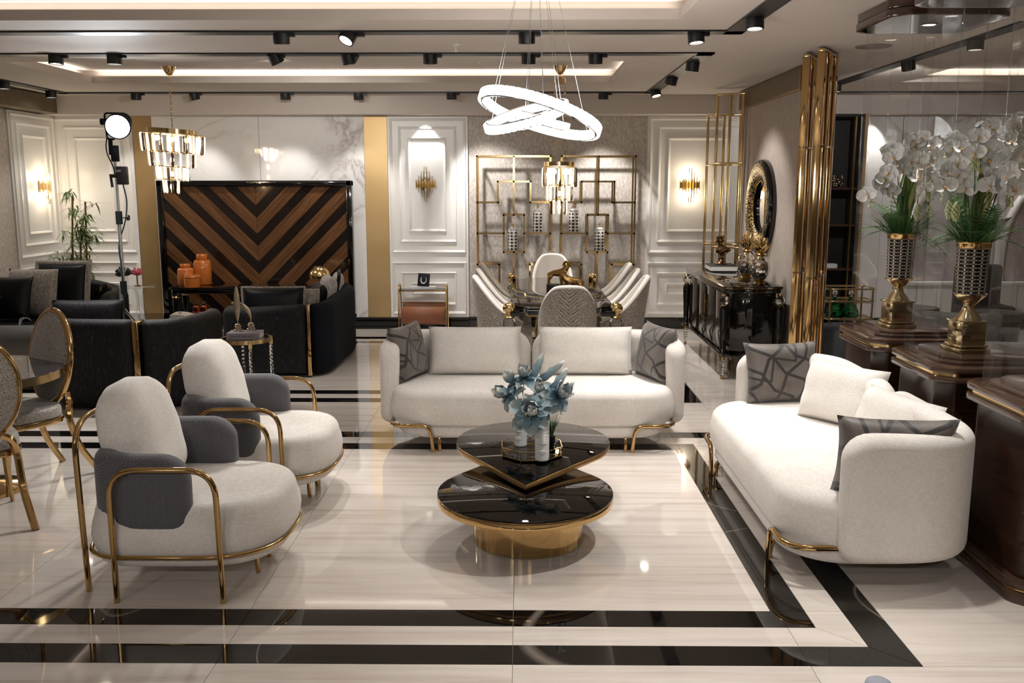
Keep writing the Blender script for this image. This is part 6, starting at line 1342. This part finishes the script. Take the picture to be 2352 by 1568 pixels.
def arrangement(lab, x, y, z, seed, sprays, ferns=7, hgt=.62, lean=0):
    t = thing('orchid_arrangement', lab, 'flowers', (x, y, z), 0, 'orchid arrangements'); rnd = random.Random(seed)
    for (ax, ay, az, nb) in sprays:
        p0 = V((rnd.uniform(-.03, .03), rnd.uniform(-.03, .03), 0)); p1 = V((ax * .45, ay * .45, az * .75)); p2 = V((ax, ay, az)); p3 = V((ax * 1.45, ay * 1.3, az * .72)); B = [p0, p1, p2, p3]
        cv = lambda s_: p0 * (1 - s_) ** 3 + p1 * 3 * s_ * (1 - s_) ** 2 + (p2 + V((0, 0, .14))) * 3 * s_ * s_ * (1 - s_) + p3 * s_ ** 3
        mk('flower_stem', G().tube([cv(k / 14) for k in range(15)], .0035, 5), m['stalk'] if rnd.random() < .4 else m['fern'], t, ang=60)
        for k in range(nb):
            s_ = .42 + .58 * k / max(1, nb - 1); q = cv(s_) + V((rnd.uniform(-.03, .03), rnd.uniform(-.04, 0), rnd.uniform(-.03, .03))); place_bloom(t, q, (rnd.uniform(-.7, .4), -1, rnd.uniform(-.2, .5)), rnd.uniform(1.15, 1.5), rnd.uniform(-.5, .5))
        for k in range(4): q = cv(.96 + .04 * k / 3) + V((0, 0, -.02 * k)); mk('bud', G().ball(q, .010, 8, (1, 1, 1.3)), m['pale'], t, ang=180)
    for k in range(ferns):                                        # fern fronds: a rib with paired leaflets
        a = 2 * PI * k / ferns + rnd.uniform(-.3, .3); L = rnd.uniform(.22, .42); up_ = rnd.uniform(.05, .9); g = G(); dr = V((math.cos(a), math.sin(a), 0)); rib = [dr * L * s_ * (1 - .35 * up_) + V((0, 0, L * up_ * s_ * 1.2 - .45 * L * s_ * s_ * (1.2 - up_))) for s_ in [q / 12 for q in range(13)]]
        g.tube(rib, .0022, 4); sd = V((-math.sin(a), math.cos(a), 0))
        for q in range(1, 13):
            wl_ = .07 * math.sin(PI * min(1, .12 + q / 13.5)) ; tg = (rib[q] - rib[q - 1]).normalized()
            for sg in (-1, 1): c = rib[q]; e = c + sd * sg * wl_ + tg * .035; g.add([c - tg * .006, c + tg * .008, e, e - tg * .006 + V((0, 0, -.004))], [(0, 1, 2, 3)])
        mk('fern_frond', g, m['fern'], t, ang=60)
    for k in range(9):
        a = rnd.uniform(0, 6.28); L = rnd.uniform(.25, .5); pm = petal_mesh(L, rnd.uniform(.012, .022), rnd.uniform(.6, 1.5), .004, 10, seed=k); M_ = RZ(a) @ RX(D(rnd.uniform(30, 80))); g = G(); g.add([M_ @ v for v in pm.v], pm.f); mk('blade_leaf', g, m['fern'], t, ang=180)
    for k, (a, tl) in enumerate(((-1.2, 66), (.4, 80))):
        pm = petal_mesh(hgt * .75, .085, .5, .006, 12, seed=k); M_ = RZ(a) @ RX(D(tl)); g = G(); g.add([M_ @ v for v in pm.v], pm.f); mk('broad_leaf', g, m['olive'], t, ang=180)
    for k in range(4):
        a = rnd.uniform(2.4, 6.4); q = V((.16 * math.cos(a), .12 * math.sin(a), rnd.uniform(.08, .45))); g = G()
        for j in range(46): ph = j * 2.4; v = j / 46; r_ = .018 * math.sin(PI * (.1 + .85 * v)); g.ball(q + V((r_ * math.cos(ph), r_ * math.sin(ph), .10 * v)), .0075, 5)
        mk('bead_bloom', g, m['pale'], t, ang=180)
        mk('flower_stem', G().tube([V((0, 0, 0)), q * .6, q], .003, 5), m['fern'], t, ang=60)
    g = G()
    for k in range(160):
        a = rnd.uniform(0, 6.28); r_ = rnd.uniform(.02, .16); l = rnd.uniform(.05, .16); b = V((r_ * .5 * math.cos(a), r_ * .5 * math.sin(a), -.01)); g.tube([b, b + V((r_ * .5 * math.cos(a), r_ * .5 * math.sin(a), l * .6)), b + V((r_ * math.cos(a), r_ * math.sin(a), l))], [.003, .0025, .0006], 3)
    mk('moss_tuft', g, m['fern'], t, ang=60, kind='stuff'); return t
gold_vase('gold footed vase with dark lattice body in the middle acrylic case', 2.50, 5.12, .9365); gold_vase('gold footed vase with dark lattice body in the farthest acrylic case', 2.47, 6.02, .9365)
arrangement('white orchids with ferns in the vase of the middle case', 2.50, 5.12, 1.55, 5, [(-.05, -.10, .62, 9), (.12, -.10, .70, 9), (.18, -.12, .48, 8), (-.16, -.06, .40, 7), (.05, -.17, .36, 7), (.18, .08, .60, 8), (-.12, .05, .58, 7), (.02, -.05, .5, 7)], 12)
arrangement('white orchids with ferns in the vase of the farthest case', 2.47, 6.02, 1.55, 8, [(-.13, -.1, .55, 8), (.0, -.12, .64, 9), (.15, -.1, .52, 8), (-.16, -.02, .32, 6), (.19, .05, .62, 7), (.08, -.05, .42, 6)], 10)
pp = V((2.62, 4.42, .9365)); t = thing('stone_pot', 'rough pale stone pot in the nearest acrylic case', 'pot', pp); mk('pot_body', G().prism(softoct(.10, .03), 0, .17, .012), m['stone'], t, ang=40)
def rose(par, p, R, face):
    q = V(face).to_track_quat('Z', 'Y').to_matrix().to_4x4(); B = Matrix.Translation(p) @ q
    for row, (cnt, el, L) in enumerate(((7, 12, R), (6, 40, R * .85), (5, 62, R * .7), (3, 80, R * .5))):
        for k in range(cnt): pm = petal_mesh(L, L * .95, .9, .002, 6, seed=k); M_ = B @ RZ(2 * PI * (k + .5 * row) / cnt) @ RX(D(el)); g = G(); g.add([M_ @ v for v in pm.v], pm.f); mk('rose_petal', g, m['petal'], par, ang=180)
t = thing('white_roses', 'white artificial roses in the stone pot of the nearest case', 'flowers', pp + V((0, 0, .172))); rose(t, V((-.03, -.05, .06)), .09, (-.4, -.8, .5)); rose(t, V((.09, .03, .08)), .085, (.2, -.5, .8)); mk('flower_stem', G().tube([(-.02, 0, -.01), (-.03, -.03, .05)], .006, 6).tube([(.04, 0, -.01), (.08, .02, .07)], .006, 6), m['fern'], t)
arrangement('white orchids and green leaves rising behind the roses in the nearest case', 2.66, 4.30, 1.30, 13, [(-.05, -.05, .75, 7), (.12, .05, .55, 7), (-.02, .1, 1.0, 6)], 5, .6)
tt = thing('glass_cylinder', 'clear glass cylinder stand holding the nearest orchids', 'stand', (2.66, 4.22, .9365)); mk('cylinder_wall', G().lathe([(.05, 0), (.05, .358), (.046, .358), (.046, .004)], n=24), m['clear'], tt, ang=50)

# ================================================================== beyond the cases
t = thing('dark_shelving', 'tall dark recessed shelving with gold uprights right of the gold screens', 'shelving', ((xr0 + xr1) / 2 - .1, 11.8, 0)); xa = xr0 - .55; xb = xr1
mk('carcass', G().box(xa, xb, 11.93, 11.95, .02, ZT - .01).box(xb - .03, xb, 11.55, 11.93, .02, ZT - .01).box(xa, xb, 11.55, 11.93, ZT - .04, ZT - .01).box(xa, xb, 11.55, 11.93, 0, .05), m['darkin'] if 'darkin' in m else m['matteblack'], t, world=True, ang=0)
mk('gold_upright', G().box(xb - .12, xb - .10, 11.53, 11.55, .05, ZT - .04), m['goldb'], t, world=True, ang=0); mk('gold_edge', G().box(xb, xb + .035, 11.53, 11.94, 0, ZT - .005), m['brass'], t, world=True, ang=0)
for z in (.8, 1.35, 1.8): mk('shelf', G().box(xa, xb - .03, 11.6, 11.93, z, z + .025), m['brown'], t, world=True, ang=0)
for z, s2 in ((1.826, .10), (2.0 - .65, .0)):
    if s2: q = thing('filigree_ornament', 'pale gold openwork ornament on the dark shelving', 'ornament', (xb - .28, 11.68, z)); rnd = random.Random(2); g = G(); [g.ball((rnd.uniform(-.1, .1), rnd.uniform(-.04, .04), .02 + rnd.uniform(0, .13)), .018, 6) for k in range(34)]; mk('openwork', g, m['champ'], q, ang=180)
q = book('white_box_book', 'small white book on the dark shelving', (xb - .3, 11.72, .826), 0, .2, .14, .05, m['whitec'])
Yc = 9.5; zf = lambda py: PY(1930, py, Yc).z; xf = lambda px: PXZ(px, Yc, .7).x
t = thing('bar_cart', 'gold railed bar cart with glass shelves behind the farthest pedestal', 'bar cart', ((xf(1890) + xf(1998)) / 2, Yc, 0)); hw = (xf(1998) - xf(1890)) / 2
for z in (zf(660), zf(688), zf(728)): mk('rail', G().tube(fillet([(-hw, -.17, z), (hw, -.17, z), (hw, .17, z), (-hw, .17, z)], .09, 5, True), .009, 8, True), m['goldb'], t, ang=60)
for sx in (-1, 1):
    for sy in (-1, 1): mk('post', G().tube([(sx * (hw - .03), sy * .15, 0), (sx * (hw - .03), sy * .15, zf(660))], .01, 8), m['goldb'], t, ang=60)
for z in (zf(730), zf(692)): mk('glass_shelf', G().prism(rrect(2 * hw - .02, .34, .08, 5), z - .004, z + .004), m['clear'], t, ang=0)
zs3 = zf(730) + .005
for px, lab, gm in ((1915, 'green cut glass decanter on the bar cart', 'green'), (1952, 'clear and green glass decanter with a ball stopper on the bar cart', 'green')):
    t = thing('decanter', lab, 'bottle', (xf(px), Yc - .03, zs3), 0, 'glass decanters'); mk('decanter_body', G().lathe([(.06, 0), (.085, .01), (.085, .07), (.05, .14), (.025, .17), (.022, .21), (.028, .22)], n=12), m[gm], t, ang=0); mk('stopper', G().lathe([(.018, .221), (.018, .235)], n=10).ball((0, 0, .265), .032, 10), m['crystal'], t, ang=0)
t = thing('grey_pouf', 'slate grey upholstered pouf with gold base under the bar cart', 'pouf', (xf(1912), 9.1, 0)); mk('pouf_body', G().lathe([(.24, .05), (.26, .07), (.26, .44), (.22, .48), (1e-4, .485)], n=32), m['slate'] if 'slate' in m else m['charc'], t, ang=60); mk('gold_base', G().lathe([(.255, 0), (.262, .005), (.262, .045), (.24, .05)], n=32), m['gold'], t, ang=50)
def lounge(lab, loc, rz, W_=.9, H_=.72, mat='sofagrey'):
    t = thing('grey_lounge_chair', lab, 'chair', loc, rz, 'grey lounge chairs'); c = fillet([(W_ / 2, -.25, 0), (W_ / 2, .3, 0), (-W_ / 2, .3, 0), (-W_ / 2, -.25, 0)], [0, .28, .28, 0], 7); mk('wrap_back', shell_half(c, .12, .12, H_, (.12, .05), (.12, .05), 6), m[mat], t, ang=180)
    g, _, _ = softblock(rrect(W_ - .14, .66, .15, 6, 0, -.04), .12, .42, .06, .03); mk('seat', g, m[mat], t, ang=180)
    for sx in (-1, 1):
        for sy in (-1, 1): mk('foot', G().lathe([(.012, 0), (.02, .13)], (sx * W_ * .38, sy * .22, 0), 10), m['goldb'], t)
q = PXZ(2165, 8.6, .5); lounge('dark grey tufted lounge chair behind the middle acrylic case', (q.x, 8.6, 0), D(150), .85, .72); q = PXZ(2275, 7.7, .4); lounge('dark grey low lounge chair with a beaded edge behind the nearest case', (q.x, 7.7, 0), D(170), 1.0, .60)
for px, Y_, lab in ((2290, 10.2, 'pale grey round stool far behind the cases'), (2100, 10.6, 'small grey round stool by the white dado')):
    q = PXZ(px, Y_, .4); t = thing('round_stool', lab, 'stool', (q.x, Y_, 0)); mk('cushion_top', G().lathe([(.24, .38), (.27, .41), (.26, .47), (1e-4, .49)], n=28), m['sofagrey'], t, ang=60); mk('skirt', G().lathe([(.2, 0), (.22, .02), (.235, .38)], n=28), m['greyleather'], t, ang=60)
q = PXZ(2262, 10.9, .6); t = thing('dark_side_chair', 'dark grey tufted chair against the white dado far right', 'chair', (q.x, 10.9, 0)); g, _, _ = softblock(rrect(.56, .12, .05, 5, 0, .2), .30, .92, .05, .02); mk('backrest', g, m['greyleather'], t, ang=180); g, _, _ = softblock(rrect(.56, .5, .08, 5), .32, .46, .04, .02); mk('seat', g, m['greyleather'], t, ang=180)
for sx in (-1, 1):
    for sy in (-1, 1): mk('leg', G().tube([(sx * .23, sy * .2, .33), (sx * .24, sy * .22, 0)], .014, 6), m['goldb'], t)
# grey rounded thing at the very bottom edge
q = PZ(2017, 1586, .0); o = mk('grey_post_cap', G().lathe([(.05, 0), (.05, .02), (.045, .035), (.03, .045), (1e-4, .047)], n=20), simple('grey_rubber', '9A9CA6', .7), None, loc=(q.x, q.y, 0), ang=180); tag(o, 'small rounded grey cap on the floor at the bottom edge', 'cap')
